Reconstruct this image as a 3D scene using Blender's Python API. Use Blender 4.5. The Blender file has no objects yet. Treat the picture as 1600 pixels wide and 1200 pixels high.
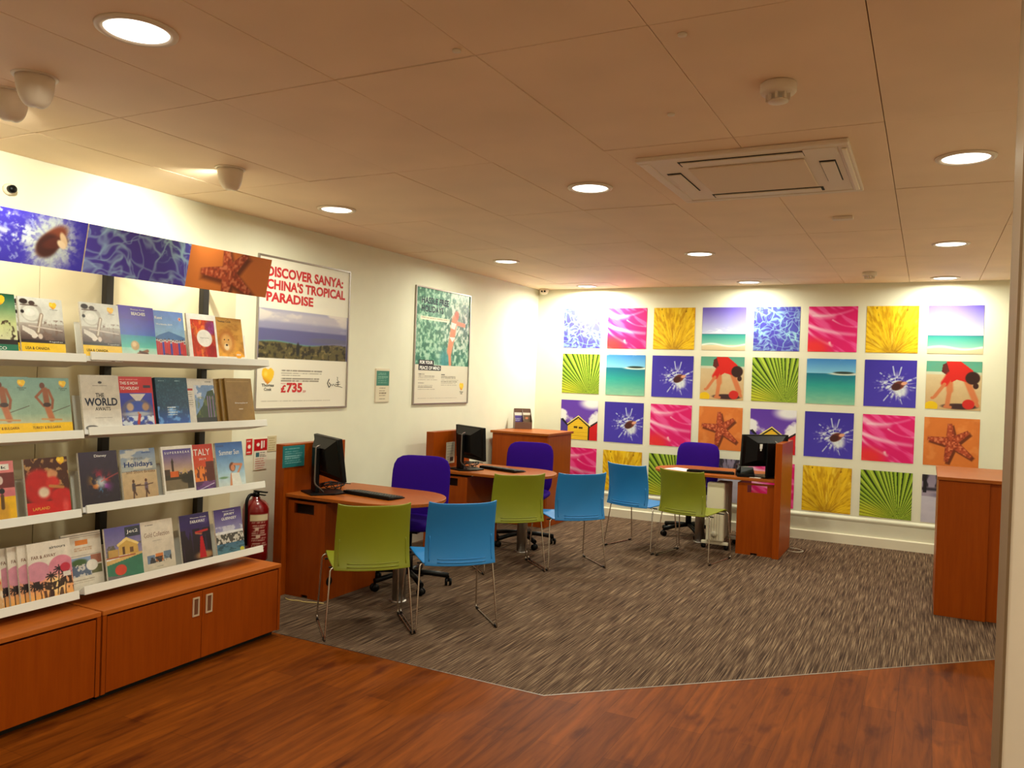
import bpy, bmesh, math, random
import numpy as np
from mathutils import Vector, Matrix

random.seed(7)
S = bpy.context.scene
COL = S.collection
PI = math.pi

# ------------------------------------------------------------------ camera
yaw, pitch, roll = 0.475988, -0.0100436, 0.0345525
fw = Vector((-math.sin(yaw)*math.cos(pitch), math.cos(yaw)*math.cos(pitch), math.sin(pitch)))
r0 = Vector((math.cos(yaw), math.sin(yaw), 0)); u0 = r0.cross(fw)
rt = r0*math.cos(roll) + u0*math.sin(roll); up = -r0*math.sin(roll) + u0*math.cos(roll)
cd = bpy.data.cameras.new('camera'); cam = bpy.data.objects.new('camera', cd); COL.objects.link(cam)
cd.sensor_fit = 'HORIZONTAL'; cd.sensor_width = 36; cd.lens = 1256.58*36/1600; cd.clip_start = 0.05
mw = Matrix.Identity(4)
for i in range(3):
    mw[i][0] = rt[i]; mw[i][1] = up[i]; mw[i][2] = -fw[i]
mw[0][3], mw[1][3], mw[2][3] = 4.2628, 0.0, 1.6
cam.matrix_world = mw
S.camera = cam

# ------------------------------------------------------------------ world, exposure
w = bpy.data.worlds.new('world'); S.world = w; w.use_nodes = True
w.node_tree.nodes['Background'].inputs[0].default_value = (1.0, 0.85, 0.68, 1)
w.node_tree.nodes['Background'].inputs[1].default_value = 0.05
S.view_settings.view_transform = 'Standard'; S.view_settings.look = 'None'
S.view_settings.exposure = -1.08; S.view_settings.gamma = 1; S.view_settings.use_curve_mapping = False
LAMP_COL = (0.95, 0.97, 0.79)
LAMP_W = 40.0

# ------------------------------------------------------------------ room sizes
H = 2.665; D = 8.9; RW = 5.3; FR = -2.6

# ------------------------------------------------------------------ materials
def lin(c):
    c = np.asarray(c, float)/255.0
    return np.where(c <= 0.04045, c/12.92, ((c+0.055)/1.055)**2.4)
def l4(c): return tuple(lin(c)) + (1.0,)

MATS = {}
def mat(name, col, rough=0.5, metal=0.0, noise=0.0, nscale=30.0, bump=0.0, emit=None, spec=0.5, coat=0.0):
    """plain surface with a little procedural noise in tone and bump"""
    if name in MATS: return MATS[name]
    m = bpy.data.materials.new(name); m.use_nodes = True; MATS[name] = m
    nt = m.node_tree; b = nt.nodes['Principled BSDF']
    b.inputs['Roughness'].default_value = rough; b.inputs['Metallic'].default_value = metal
    b.inputs['Specular IOR Level'].default_value = spec
    b.inputs['Coat Weight'].default_value = coat
    tc = nt.nodes.new('ShaderNodeTexCoord')
    n = nt.nodes.new('ShaderNodeTexNoise'); n.inputs['Scale'].default_value = nscale
    nt.links.new(tc.outputs['Object'], n.inputs['Vector'])
    rp = nt.nodes.new('ShaderNodeValToRGB')
    c = lin(col)
    rp.color_ramp.elements[0].position = 0.3; rp.color_ramp.elements[1].position = 0.7
    rp.color_ramp.elements[0].color = tuple(np.clip(c*(1-noise), 0, 1)) + (1,)
    rp.color_ramp.elements[1].color = tuple(np.clip(c*(1+noise), 0, 1)) + (1,)
    nt.links.new(n.outputs['Fac'], rp.inputs[0]); nt.links.new(rp.outputs[0], b.inputs['Base Color'])
    if bump:
        bp = nt.nodes.new('ShaderNodeBump'); bp.inputs['Strength'].default_value = bump; bp.inputs['Distance'].default_value = 0.01
        nt.links.new(n.outputs['Fac'], bp.inputs['Height']); nt.links.new(bp.outputs[0], b.inputs['Normal'])
    if emit:
        b.inputs['Emission Color'].default_value = (1, 0.96, 0.86, 1); b.inputs['Emission Strength'].default_value = emit
    return m

def wood(name, c0, c1, stretch=(14, 14, 0.9), rough=0.38):
    m = bpy.data.materials.new(name); m.use_nodes = True; MATS[name] = m
    nt = m.node_tree; b = nt.nodes['Principled BSDF']; b.inputs['Roughness'].default_value = rough; b.inputs['Specular IOR Level'].default_value = 0.14
    tc = nt.nodes.new('ShaderNodeTexCoord'); mp = nt.nodes.new('ShaderNodeMapping')
    mp.inputs['Scale'].default_value = stretch
    n = nt.nodes.new('ShaderNodeTexNoise'); n.inputs['Scale'].default_value = 3.0; n.inputs['Detail'].default_value = 8; n.inputs['Roughness'].default_value = 0.65
    rp = nt.nodes.new('ShaderNodeValToRGB')
    rp.color_ramp.elements[0].position = 0.28; rp.color_ramp.elements[0].color = l4(c0)
    rp.color_ramp.elements[1].position = 0.74; rp.color_ramp.elements[1].color = l4(c1)
    nt.links.new(tc.outputs['Object'], mp.inputs[0]); nt.links.new(mp.outputs[0], n.inputs['Vector'])
    nt.links.new(n.outputs['Fac'], rp.inputs[0]); nt.links.new(rp.outputs[0], b.inputs['Base Color'])
    return m

def floor_wood():
    m = bpy.data.materials.new('oak_planks'); m.use_nodes = True
    nt = m.node_tree; b = nt.nodes['Principled BSDF']; L = nt.links.new
    tc = nt.nodes.new('ShaderNodeTexCoord'); sx = nt.nodes.new('ShaderNodeSeparateXYZ'); cx = nt.nodes.new('ShaderNodeCombineXYZ')
    L(tc.outputs['Object'], sx.inputs[0]); L(sx.outputs[1], cx.inputs[0]); L(sx.outputs[0], cx.inputs[1])
    br = nt.nodes.new('ShaderNodeTexBrick'); L(cx.outputs[0], br.inputs['Vector'])
    br.inputs['Scale'].default_value = 1.0; br.inputs['Brick Width'].default_value = 1.22; br.inputs['Row Height'].default_value = 0.155
    br.inputs['Mortar Size'].default_value = 0.0009; br.inputs['Mortar Smooth'].default_value = 0.3
    br.offset = 0.37
    br.inputs['Color1'].default_value = l4((134, 68, 12)); br.inputs['Color2'].default_value = l4((112, 54, 7)); br.inputs['Mortar'].default_value = l4((84, 38, 8))
    mp = nt.nodes.new('ShaderNodeMapping'); mp.inputs['Scale'].default_value = (11, 0.9, 1); L(tc.outputs['Object'], mp.inputs[0])
    n = nt.nodes.new('ShaderNodeTexNoise'); n.inputs['Scale'].default_value = 2.4; n.inputs['Detail'].default_value = 9; n.inputs['Roughness'].default_value = 0.6; n.inputs['Distortion'].default_value = 0.6
    L(mp.outputs[0], n.inputs['Vector'])
    rp = nt.nodes.new('ShaderNodeValToRGB'); rp.color_ramp.elements[0].position = 0.3; rp.color_ramp.elements[0].color = (0.52, 0.44, 0.36, 1)
    rp.color_ramp.elements[1].position = 0.68; rp.color_ramp.elements[1].color = (1.12, 1.08, 1.0, 1); L(n.outputs['Fac'], rp.inputs[0])
    mx = nt.nodes.new('ShaderNodeMix'); mx.data_type = 'RGBA'; mx.blend_type = 'MULTIPLY'; mx.inputs[0].default_value = 1
    L(br.outputs['Color'], mx.inputs[6]); L(rp.outputs[0], mx.inputs[7])
    # knots: darker stains elongated along the planks
    mp2 = nt.nodes.new('ShaderNodeMapping'); mp2.inputs['Scale'].default_value = (8.0, 3.0, 1); L(tc.outputs['Object'], mp2.inputs[0])
    n2 = nt.nodes.new('ShaderNodeTexNoise'); n2.inputs['Scale'].default_value = 1.0; n2.inputs['Detail'].default_value = 3; L(mp2.outputs[0], n2.inputs['Vector'])
    rp2 = nt.nodes.new('ShaderNodeValToRGB'); rp2.color_ramp.elements[0].position = 0.58; rp2.color_ramp.elements[0].color = (1, 1, 1, 1)
    rp2.color_ramp.elements[1].position = 0.72; rp2.color_ramp.elements[1].color = (0.52, 0.42, 0.36, 1); L(n2.outputs['Fac'], rp2.inputs[0])
    mx2 = nt.nodes.new('ShaderNodeMix'); mx2.data_type = 'RGBA'; mx2.blend_type = 'MULTIPLY'; mx2.inputs[0].default_value = 1
    L(mx.outputs[2], mx2.inputs[6]); L(rp2.outputs[0], mx2.inputs[7])
    L(mx2.outputs[2], b.inputs['Base Color']); b.inputs['Roughness'].default_value = 0.5; b.inputs['Specular IOR Level'].default_value = 0.08
    return m

def carpet_mat():
    m = bpy.data.materials.new('striped_carpet'); m.use_nodes = True
    nt = m.node_tree; b = nt.nodes['Principled BSDF']; L = nt.links.new
    tc = nt.nodes.new('ShaderNodeTexCoord'); mp = nt.nodes.new('ShaderNodeMapping'); mp.inputs['Scale'].default_value = (165, 3.2, 1)
    L(tc.outputs['Object'], mp.inputs[0])
    n = nt.nodes.new('ShaderNodeTexNoise'); n.inputs['Scale'].default_value = 1.0; n.inputs['Detail'].default_value = 4; n.inputs['Roughness'].default_value = 0.6
    L(mp.outputs[0], n.inputs['Vector'])
    rp = nt.nodes.new('ShaderNodeValToRGB'); e = rp.color_ramp.elements
    e[0].position = 0.33; e[0].color = l4((44, 31, 25)); e[1].position = 0.68; e[1].color = l4((152, 126, 100))
    k = e.new(0.50); k.color = l4((90, 69, 55))
    L(n.outputs['Fac'], rp.inputs[0]); L(rp.outputs[0], b.inputs['Base Color'])
    b.inputs['Roughness'].default_value = 0.95; b.inputs['Specular IOR Level'].default_value = 0.1
    bp = nt.nodes.new('ShaderNodeBump'); bp.inputs['Strength'].default_value = 0.5; bp.inputs['Distance'].default_value = 0.004
    L(n.outputs['Fac'], bp.inputs['Height']); L(bp.outputs[0], b.inputs['Normal'])
    return m

def print_mat(name, rough, spec=0.5):
    m = bpy.data.materials.new(name); m.use_nodes = True; MATS[name] = m
    nt = m.node_tree; b = nt.nodes['Principled BSDF']; b.inputs['Roughness'].default_value = rough; b.inputs['Specular IOR Level'].default_value = spec
    a = nt.nodes.new('ShaderNodeVertexColor'); a.layer_name = 'Col'
    nt.links.new(a.outputs[0], b.inputs['Base Color'])
    return m

M_WALL = mat('wall_paint', (230, 226, 203), 0.75, noise=0.015, nscale=6, bump=0.02)
M_CEIL = mat('ceiling_tile', (240, 210, 178), 0.7, noise=0.05, nscale=2.2, bump=0.02)
M_GAP = mat('ceiling_void', (40, 28, 20), 0.9)
M_TRIM = mat('white_gloss_paint', (232, 222, 198), 0.4)
M_WHITE = mat('white_powder_coat', (235, 232, 224), 0.4)
M_FIT = mat('white_plastic', (226, 208, 186), 0.45)
M_PANEL = mat('beige_panel', (222, 206, 172), 0.6, noise=0.03, nscale=5)
M_BLACK = mat('black_plastic', (8, 7, 8), 0.4, noise=0.1, spec=.2)
M_BLACKM = mat('matt_black', (18, 16, 16), 0.7)
M_STEEL = mat('chrome_rod', (205, 196, 188), 0.22, metal=1.0)
M_ALU = mat('brushed_aluminium', (176, 168, 162), 0.38, metal=1.0)
M_POST = mat('dark_post', (34, 28, 26), 0.5)
M_PURPLE = mat('purple_fabric', (46, 10, 124), 0.9, noise=0.12, nscale=300, bump=0.15, spec=.1)
M_LIME = mat('lime_polypropylene', (128, 132, 18), 0.42)
M_BLUE = mat('blue_polypropylene', (30, 122, 190), 0.42)
M_RED = mat('extinguisher_red', (128, 5, 9), 0.3, coat=0.4)
M_HEAT = mat('heater_enamel', (226, 214, 186), 0.35)
M_PAPER = mat('paper_edges', (226, 216, 200), 0.7, noise=0.12, nscale=220)
M_TEAL = mat('teal_card', (46, 122, 122), 0.5)
M_EMIT = mat('lamp_diffuser', (255, 252, 240), 0.5, emit=9.0)
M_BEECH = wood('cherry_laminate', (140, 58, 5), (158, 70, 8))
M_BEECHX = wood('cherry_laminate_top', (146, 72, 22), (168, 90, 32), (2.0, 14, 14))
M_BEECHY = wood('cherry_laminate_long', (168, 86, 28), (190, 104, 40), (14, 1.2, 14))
M_FLOOR = floor_wood(); M_CARPET = carpet_mat()
M_PRINT = print_mat('printed_vinyl', 0.55, 0.3); M_GLOSS = print_mat('glossy_print', 0.28, 0.5); M_BANNER = print_mat('banner_print', 0.4, 0.4)
INK = {k: mat('ink_'+k, c, 0.6) for k, c in dict(red=(198, 40, 42), black=(30, 28, 32), white=(246, 244, 238), navy=(32, 38, 58), grey=(120, 112, 104),
        gold=(220, 170, 60), brown=(120, 74, 50), blue=(40, 62, 120), teal=(40, 110, 110)).items()}

# ------------------------------------------------------------------ mesh builder
ORG = {}
class MB:
    def __init__(s): s.bm = bmesh.new()
    def _setm(s, verts, mi):
        if mi:
            fs = set()
            for v in verts: fs.update(v.link_faces)
            for f in fs: f.material_index = mi
    def box(s, x0, x1, y0, y1, z0, z1, mi=0, bev=0.0):
        r = bmesh.ops.create_cube(s.bm, size=1)['verts']
        for v in r:
            v.co = Vector((x0+(v.co.x+.5)*(x1-x0), y0+(v.co.y+.5)*(y1-y0), z0+(v.co.z+.5)*(z1-z0)))
        if bev:
            es = set()
            for v in r: es.update(v.link_edges)
            q = bmesh.ops.bevel(s.bm, geom=list(es), offset=bev, segments=2, affect='EDGES', profile=0.5)
            r = q['verts']
        s._setm(r, mi); return s
    def lathe(s, prof, c=(0, 0, 0), n=24, a0=0.0, a1=2*PI, mi=0, axis='z'):
        full = abs(a1-a0-2*PI) < 1e-6; N = n if full else n+1
        rings = []
        for (r, z) in prof:
            ring = []
            for i in range(N):
                a = a0+(a1-a0)*i/n
                p = (r*math.cos(a), r*math.sin(a), z)
                if axis == 'x': p = (p[2], p[0], p[1])
                if axis == 'y': p = (p[0], p[2], p[1])
                ring.append(s.bm.verts.new((c[0]+p[0], c[1]+p[1], c[2]+p[2])))
            rings.append(ring)
        for a, b in zip(rings, rings[1:]):
            for i in range(n):
                j = (i+1) % N
                f = s.bm.faces.new((a[i], a[j], b[j], b[i])); f.material_index = mi; f.smooth = True
        for ring, rr in ((rings[0], prof[0][0]), (rings[-1], prof[-1][0])):
            if full and rr > 1e-5:
                f = s.bm.faces.new(ring); f.material_index = mi
        return s
    def tube(s, pts, r, n=8, mi=0, closed=False):
        pts = [Vector(p) for p in pts]; rings = []; prev = None
        N = len(pts)
        for i, p in enumerate(pts):
            if closed: t = pts[(i+1) % N]-pts[i-1]
            else: t = pts[min(i+1, N-1)]-pts[max(i-1, 0)]
            t.normalize()
            if prev is None:
                a = Vector((0, 0, 1)) if abs(t.z) < 0.9 else Vector((1, 0, 0))
                x = t.cross(a).normalized()
            else:
                x = (prev-t*prev.dot(t)).normalized()
            prev = x; y = t.cross(x)
            rings.append([s.bm.verts.new(p+r*(math.cos(2*PI*k/n)*x+math.sin(2*PI*k/n)*y)) for k in range(n)])
        prs = list(zip(rings, rings[1:])) + ([(rings[-1], rings[0])] if closed else [])
        for a, b in prs:
            for i in range(n):
                f = s.bm.faces.new((a[i], a[(i+1) % n], b[(i+1) % n], b[i])); f.smooth = True; f.material_index = mi
        if not closed:
            s.bm.faces.new(rings[0][::-1]).material_index = mi; s.bm.faces.new(rings[-1]).material_index = mi
        return s
    def prism(s, poly, z0, z1, mi=0):
        a = [s.bm.verts.new((x, y, z0)) for x, y in poly]; b = [s.bm.verts.new((x, y, z1)) for x, y in poly]
        fs = [s.bm.faces.new(a[::-1]), s.bm.faces.new(b)]
        n = len(poly)
        for i in range(n): fs.append(s.bm.faces.new((a[i], a[(i+1) % n], b[(i+1) % n], b[i])))
        for f in fs: f.material_index = mi
        return s
    def extr(s, prof, a0, a1, axis='y', mi=0):
        """profile given in (x,z) pulled along y, or in (y,z) pulled along x"""
        if axis == 'y': A = [s.bm.verts.new((x, a0, z)) for x, z in prof]; B = [s.bm.verts.new((x, a1, z)) for x, z in prof]
        else: A = [s.bm.verts.new((a0, x, z)) for x, z in prof]; B = [s.bm.verts.new((a1, x, z)) for x, z in prof]
        fs = [s.bm.faces.new(A[::-1]), s.bm.faces.new(B)]; n = len(prof)
        for i in range(n): fs.append(s.bm.faces.new((A[i], A[(i+1) % n], B[(i+1) % n], B[i])))
        for f in fs: f.material_index = mi
        return s
    def grid(s, fn, nu, nv, mi=0, smooth=True):
        g = [[s.bm.verts.new(fn(i/nu, j/nv)) for i in range(nu+1)] for j in range(nv+1)]
        for j in range(nv):
            for i in range(nu):
                f = s.bm.faces.new((g[j][i], g[j][i+1], g[j+1][i+1], g[j+1][i])); f.smooth = smooth; f.material_index = mi
        return s
    def xform(s, M):
        bmesh.ops.transform(s.bm, matrix=M, verts=s.bm.verts[:]); return s
    def build(s, name, mats, parent=None, loc=None, world=False, bevel=0.0, solid=0.0, smooth=False, sub=0):
        """world=True: vertices are in room coordinates and are moved into the frame of the thing"""
        o0 = ORG.get(parent.name, Vector((0, 0, 0))) if parent is not None else (Vector(loc) if loc else Vector((0, 0, 0)))
        if world: bmesh.ops.translate(s.bm, vec=-o0, verts=s.bm.verts[:])
        bmesh.ops.recalc_face_normals(s.bm, faces=s.bm.faces[:])
        me = bpy.data.meshes.new(name); s.bm.to_mesh(me); s.bm.free()
        o = bpy.data.objects.new(name, me); COL.objects.link(o)
        for m in (mats if isinstance(mats, (list, tuple)) else [mats]): me.materials.append(m)
        if smooth:
            for p in me.polygons: p.use_smooth = True
        if parent is not None: o.parent = parent
        elif loc: o.location = loc
        ORG[o.name] = o0
        if solid:
            q = o.modifiers.new('solid', 'SOLIDIFY'); q.thickness = solid; q.offset = 0
        if bevel:
            q = o.modifiers.new('bevel', 'BEVEL'); q.width = bevel; q.segments = 2; q.limit_method = 'ANGLE'; q.angle_limit = 0.7
        if sub:
            q = o.modifiers.new('sub', 'SUBSURF'); q.levels = sub; q.render_levels = sub
        return o

def tag(o, label, cat, group=None):
    o['label'] = label; o['category'] = cat
    if group: o['group'] = group
    return o
def thing(name, loc, label, cat, group=None, rotz=0.0):
    o = bpy.data.objects.new(name, None); COL.objects.link(o); o.location = loc; o.rotation_euler = (0, 0, rotz)
    o.empty_display_size = 0.1
    ORG[o.name] = Vector(loc)
    return tag(o, label, cat, group)
def struct(o):
    o['kind'] = 'structure'; return o
def dup(root, loc, rotz, label, mats=None):
    """copy of a thing with copies of its parts and sub-parts; mats swaps the material of named parts"""
    def sw(c):
        for base, m in (mats or {}).items():
            if c.name.split('.')[0] == base:
                c.data = c.data.copy(); c.data.materials[0] = m
    r = root.copy(); COL.objects.link(r); r.location = loc; r.rotation_euler = (0, 0, rotz); r['label'] = label
    for ch in list(root.children):
        c = ch.copy(); COL.objects.link(c); c.parent = r; sw(c)
        for g in ch.children:
            d = g.copy(); COL.objects.link(d); d.parent = c; sw(d)
    return r

def fillet(pts, rad, n=5):
    """round the inner corners of a polyline"""
    pts = [Vector(p) for p in pts]; out = [pts[0]]
    for a, b, c in zip(pts, pts[1:], pts[2:]):
        d1 = (a-b); d2 = (c-b); k = min(rad, d1.length*.45, d2.length*.45)
        p = b+d1.normalized()*k; q = b+d2.normalized()*k
        for i in range(n+1):
            t = i/n; out.append((1-t)**2*p+2*t*(1-t)*b+t*t*q)
    out.append(pts[-1]); return out

# ------------------------------------------------------------------ printed pictures (drawn in code, stored per vertex)
def _h(ix, iy, s):
    n = np.sin(ix*127.1+iy*311.7+s*74.7)*43758.5453
    return n-np.floor(n)
def vn(x, y, s=0):
    ix = np.floor(x); iy = np.floor(y); fx = x-ix; fy = y-iy
    fx = fx*fx*(3-2*fx); fy = fy*fy*(3-2*fy)
    return (_h(ix, iy, s)*(1-fx)+_h(ix+1, iy, s)*fx)*(1-fy)+(_h(ix, iy+1, s)*(1-fx)+_h(ix+1, iy+1, s)*fx)*fy
def fbm(x, y, s=0, o=4):
    t = 0; a = .5
    for k in range(o):
        t = t+a*vn(x*2**k, y*2**k, s+k*7); a *= .5
    return t
def voro(x, y, s=0):
    """distance to the nearest cell border"""
    ix = np.floor(x); iy = np.floor(y); d1 = np.full(x.shape, 9.0); d2 = np.full(x.shape, 9.0)
    for a in (-1, 0, 1):
        for b in (-1, 0, 1):
            px = ix+a+_h(ix+a, iy+b, s); py = iy+b+_h(ix+a, iy+b, s+13)
            d = np.hypot(px-x, py-y)
            n1 = np.minimum(d1, d); d2 = np.minimum(d2, np.maximum(d1, d)); d1 = n1
    return d2-d1
def ss(a, b, x): t = np.clip((x-a)/(b-a), 0, 1); return t*t*(3-2*t)

class Art:
    def __init__(s, nx, ny, asp):
        s.nx, s.ny = nx, ny
        s.x, s.y = np.meshgrid(np.linspace(0, 1, nx+1), np.linspace(0, 1, ny+1))
        s.a = asp; s.c = np.ones((ny+1, nx+1, 3))*.9; s.e = 0.6/nx
    def put(s, m, col):
        m = np.clip(m, 0, 1)[..., None]; col = np.asarray(col, float)
        if col.max() > 1.01: col = col/255.0
        s.c = s.c*(1-m)+col*m; return s
    def fill(s, col): return s.put(np.ones_like(s.x), col)
    def vg(s, y0, y1, c0, c1, x0=0, x1=1):
        t = np.clip((s.y-y0)/(y1-y0), 0, 1)[..., None]
        col = (np.asarray(c0, float)*(1-t)+np.asarray(c1, float)*t)/255.0
        m = s.rm(x0, x1, y0, y1)
        s.c = s.c*(1-m[..., None])+col*m[..., None]; return s
    def rm(s, x0, x1, y0, y1):
        return ((s.x >= x0) & (s.x <= x1) & (s.y >= y0) & (s.y <= y1)).astype(float)
    def rect(s, x0, x1, y0, y1, col): return s.put(s.rm(x0, x1, y0, y1), col)
    def em(s, cx, cy, rx, ry, soft=.15, rot=0):
        dx = s.x-cx; dy = (s.y-cy)*s.a; c, q = math.cos(rot), math.sin(rot)
        d = np.hypot((dx*c+dy*q)/rx, (-dx*q+dy*c)/ry)
        return 1-ss(1-soft, 1+soft, d)
    def ell(s, cx, cy, rx, ry, col, soft=.15, rot=0): return s.put(s.em(cx, cy, rx, ry, soft, rot), col)
    def pm(s, pts):
        ins = np.zeros(s.x.shape, bool); n = len(pts)
        for i in range(n):
            (x1, y1), (x2, y2) = pts[i], pts[(i+1) % n]
            if y1 == y2: continue
            k = ((y1 > s.y) != (y2 > s.y)) & (s.x < (x2-x1)*(s.y-y1)/(y2-y1)+x1)
            ins ^= k
        return ins.astype(float)
    def poly(s, pts, col): return s.put(s.pm(pts), col)
    def line(s, x0, y0, x1, y1, w, col):
        dx, dy = x1-x0, (y1-y0)*s.a; L = dx*dx+dy*dy+1e-9
        t = np.clip(((s.x-x0)*dx+(s.y-y0)*s.a*dy)/L, 0, 1)
        d = np.hypot(s.x-x0-t*dx, (s.y-y0)*s.a-t*dy)
        return s.put(1-ss(w*.6, w*1.3, d), col)
    def lines(s, x0, x1, ys, col, h=.008, seed=1):
        for i, y in enumerate(ys):
            e = x1-(x1-x0)*.25*_h(i, 3, seed); s.put(s.rm(x0, e, y-h, y+h)*(0.35+.5*(vn(s.x*90, s.y*3, seed+i) > .35)), col)
        return s
    def heart(s, cx, cy, r):
        X = (s.x-cx)/r; Y = (s.y-cy)*s.a/r+.15
        f = (X*X+Y*Y-1)**3-X*X*Y**3
        m = (f < 0).astype(float)
        s.put(m, (246, 196, 40)); s.put(m*ss(.2, 1.1, -Y-X*.4+.2), (214, 132, 30)); s.put(m*s.em(cx-.4*r, cy+.3*r/s.a, r*.3, r*.3, .8)*.6, (255, 232, 130))
        return s

def sheet(name, W, Hh, painter, nx, ny, m, parent=None, y=0.0, z0=0.0):
    A = Art(nx, ny, Hh/W); X = (A.x-.5)*W; Z = A.y*Hh+z0; painter(A)
    co = np.stack([X, np.full_like(X, y), Z], -1).reshape(-1, 3)
    i = np.arange(ny)[:, None]*(nx+1)+np.arange(nx)[None, :]
    q = np.stack([i, i+1, i+nx+2, i+nx+1], -1).reshape(-1, 4)
    me = bpy.data.meshes.new(name)
    me.vertices.add(len(co)); me.vertices.foreach_set('co', co.ravel().astype(np.float32))
    me.loops.add(q.size); me.loops.foreach_set('vertex_index', q.ravel().astype(np.int32))
    me.polygons.add(len(q)); me.polygons.foreach_set('loop_start', np.arange(len(q), dtype=np.int32)*4); me.polygons.foreach_set('loop_total', np.full(len(q), 4, np.int32))
    me.update(calc_edges=True)
    ca = me.color_attributes.new('Col', 'FLOAT_COLOR', 'POINT')
    c = np.concatenate([lin(np.clip(A.c, 0, 1)*255).reshape(-1, 3), np.ones((len(co), 1))], 1)
    ca.data.foreach_set('color', c.ravel().astype(np.float32))
    me.materials.append(m)
    o = bpy.data.objects.new(name, me); COL.objects.link(o)
    if parent: o.parent = parent
    return o

def lettering(items, W, Hh, parent, y=-0.0012, name='lettering'):
    """items: (text, x0, x1, y0, y1, ink, bold); each line fitted to its box given in fractions of the sheet"""
    bm = bmesh.new(); used = []
    for it in items:
        t, x0, x1, y0, y1, ink = it[:6]; bold = it[6] if len(it) > 6 else 0.0
        cu = bpy.data.curves.new('t', 'FONT'); cu.body = t; cu.offset = bold; cu.resolution_u = 3; cu.fill_mode = 'FRONT'
        ob = bpy.data.objects.new('t', cu); me = bpy.data.meshes.new_from_object(ob)
        n = len(me.vertices); co = np.zeros(n*3, np.float32); me.vertices.foreach_get('co', co); co = co.reshape(-1, 3)
        mn, mx = co.min(0), co.max(0)
        if ink not in used: used.append(ink)
        mi = used.index(ink); vs = []
        for p in co:
            fx = (p[0]-mn[0])/(mx[0]-mn[0]); fy = (p[1]-mn[1])/(mx[1]-mn[1])
            vs.append(bm.verts.new(((x0+fx*(x1-x0)-.5)*W, y, (y0+fy*(y1-y0))*Hh)))
        for p in me.polygons:
            try: f = bm.faces.new([vs[k] for k in p.vertices]); f.material_index = mi
            except ValueError: pass
        bpy.data.meshes.remove(me); bpy.data.objects.remove(ob); bpy.data.curves.remove(cu)
    me = bpy.data.meshes.new(name); bm.to_mesh(me); bm.free()
    for k in used: me.materials.append(INK[k])
    o = bpy.data.objects.new(name, me); COL.objects.link(o); o.parent = parent
    return o

# --- picture motifs
def a_water(A, sc=7.0, base=(74, 66, 176), hi=(168, 226, 232)):
    A.fill(base); a = A.a; k = sc/7.0
    qx = A.x*k; qy = A.y*a*k
    wx = qx*6+2.6*fbm(qx*3, qy*3, 3, 3); wy = qy*7+2.6*fbm(qx*3, qy*3, 9, 3)
    e = voro(wx, wy, 2); n1 = np.abs(fbm(wx*.8, wy*.8, 21, 3)*2.1-1); n2 = np.abs(fbm(wx*1.3+5, wy*1.3, 31, 3)*2.1-1)
    big = ss(.3, .65, fbm(qx*2.2, qy*2.2, 44, 2))
    A.put(.5*big, (96, 116, 200)); A.put((1-ss(0, .2, e))*(.5+.5*big), hi); A.put((1-ss(0, .13, n1))*(.5+.5*big), hi); A.put((1-ss(0, .1, n2))*.65*big, hi)
def a_pink(A):
    A.fill((222, 22, 108)); t = A.x*.75+A.y*1.25; q = A.x-A.y*.3
    n = fbm(t*7+.8*fbm(A.x*2, A.y*2, 2), q*1.4, 11, 3)
    A.put(ss(.48, .62, n)*.6, (246, 120, 180)); 
    for (x0, y0, x1, y1, wd, k) in ((-.1, .62, .95, .38, .045, .8), (0, .9, .5, .78, .07, .75), (-.05, .5, .5, .14, .035, .8), (.45, .2, .62, 0, .03, .9), (.1, .8, .9, .92, .03, .5), (.5, .7, 1, .55, .02, .6)):
        dx, dy = x1-x0, y1-y0; L = dx*dx+dy*dy; tt = np.clip(((A.x-x0)*dx+(A.y-y0)*dy)/L, 0, 1)
        d = np.hypot(A.x-x0-tt*dx, A.y-y0-tt*dy+.05*np.sin(tt*PI))
        A.put((1-ss(0, wd*1.6, d))*k*(1-.5*tt), (255, 236, 240))
    A.put(A.em(.12, .05, .3, .22, .6)*.7, (236, 60, 30))
def a_yellow(A):
    A.fill((236, 190, 16)); dx = A.x-.5; dy = A.y+.05; an = np.arctan2(dy, dx); r = np.hypot(dx, dy)
    n = fbm(an*9, r*3.2-.5*np.abs(dx), 4, 3); A.put(ss(.35, .62, n)*.8, (200, 146, 6)); A.put(ss(.58, .7, n)*.7, (250, 222, 80)); n = fbm(an*26, r*7, 14, 3); A.put(ss(.45, .65, n)*.5, (176, 120, 4)); A.put(ss(.5, .35, n)*.4, (248, 212, 60))
    m = fbm(an*24, r*9, 9, 2); A.put(ss(.60, .68, m)*ss(.35, .6, r)*.8, (120, 76, 4)); A.put((1-ss(.1, .3, r))*.6*fbm(A.x*20, A.y*20, 3), (110, 66, 4))
def a_beach(A):
    A.vg(.37, 1, (206, 212, 236), (96, 78, 176)); A.vg(.12, .37, (150, 208, 184), (48, 150, 142)); A.vg(0, .12, (212, 192, 150), (226, 210, 172))
    A.put(ss(.5, .75, fbm(A.x*5, A.y*14, 3))*ss(.37, .44, A.y)*(1-ss(.42, .6, A.y)), (236, 238, 246))
    A.put((1-ss(.0, .035, np.abs(A.y-.12-.03*np.sin(A.x*7))))*.9, (246, 246, 238)); A.put(A.rm(0, 1, .36, .375), (40, 110, 130))
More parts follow.
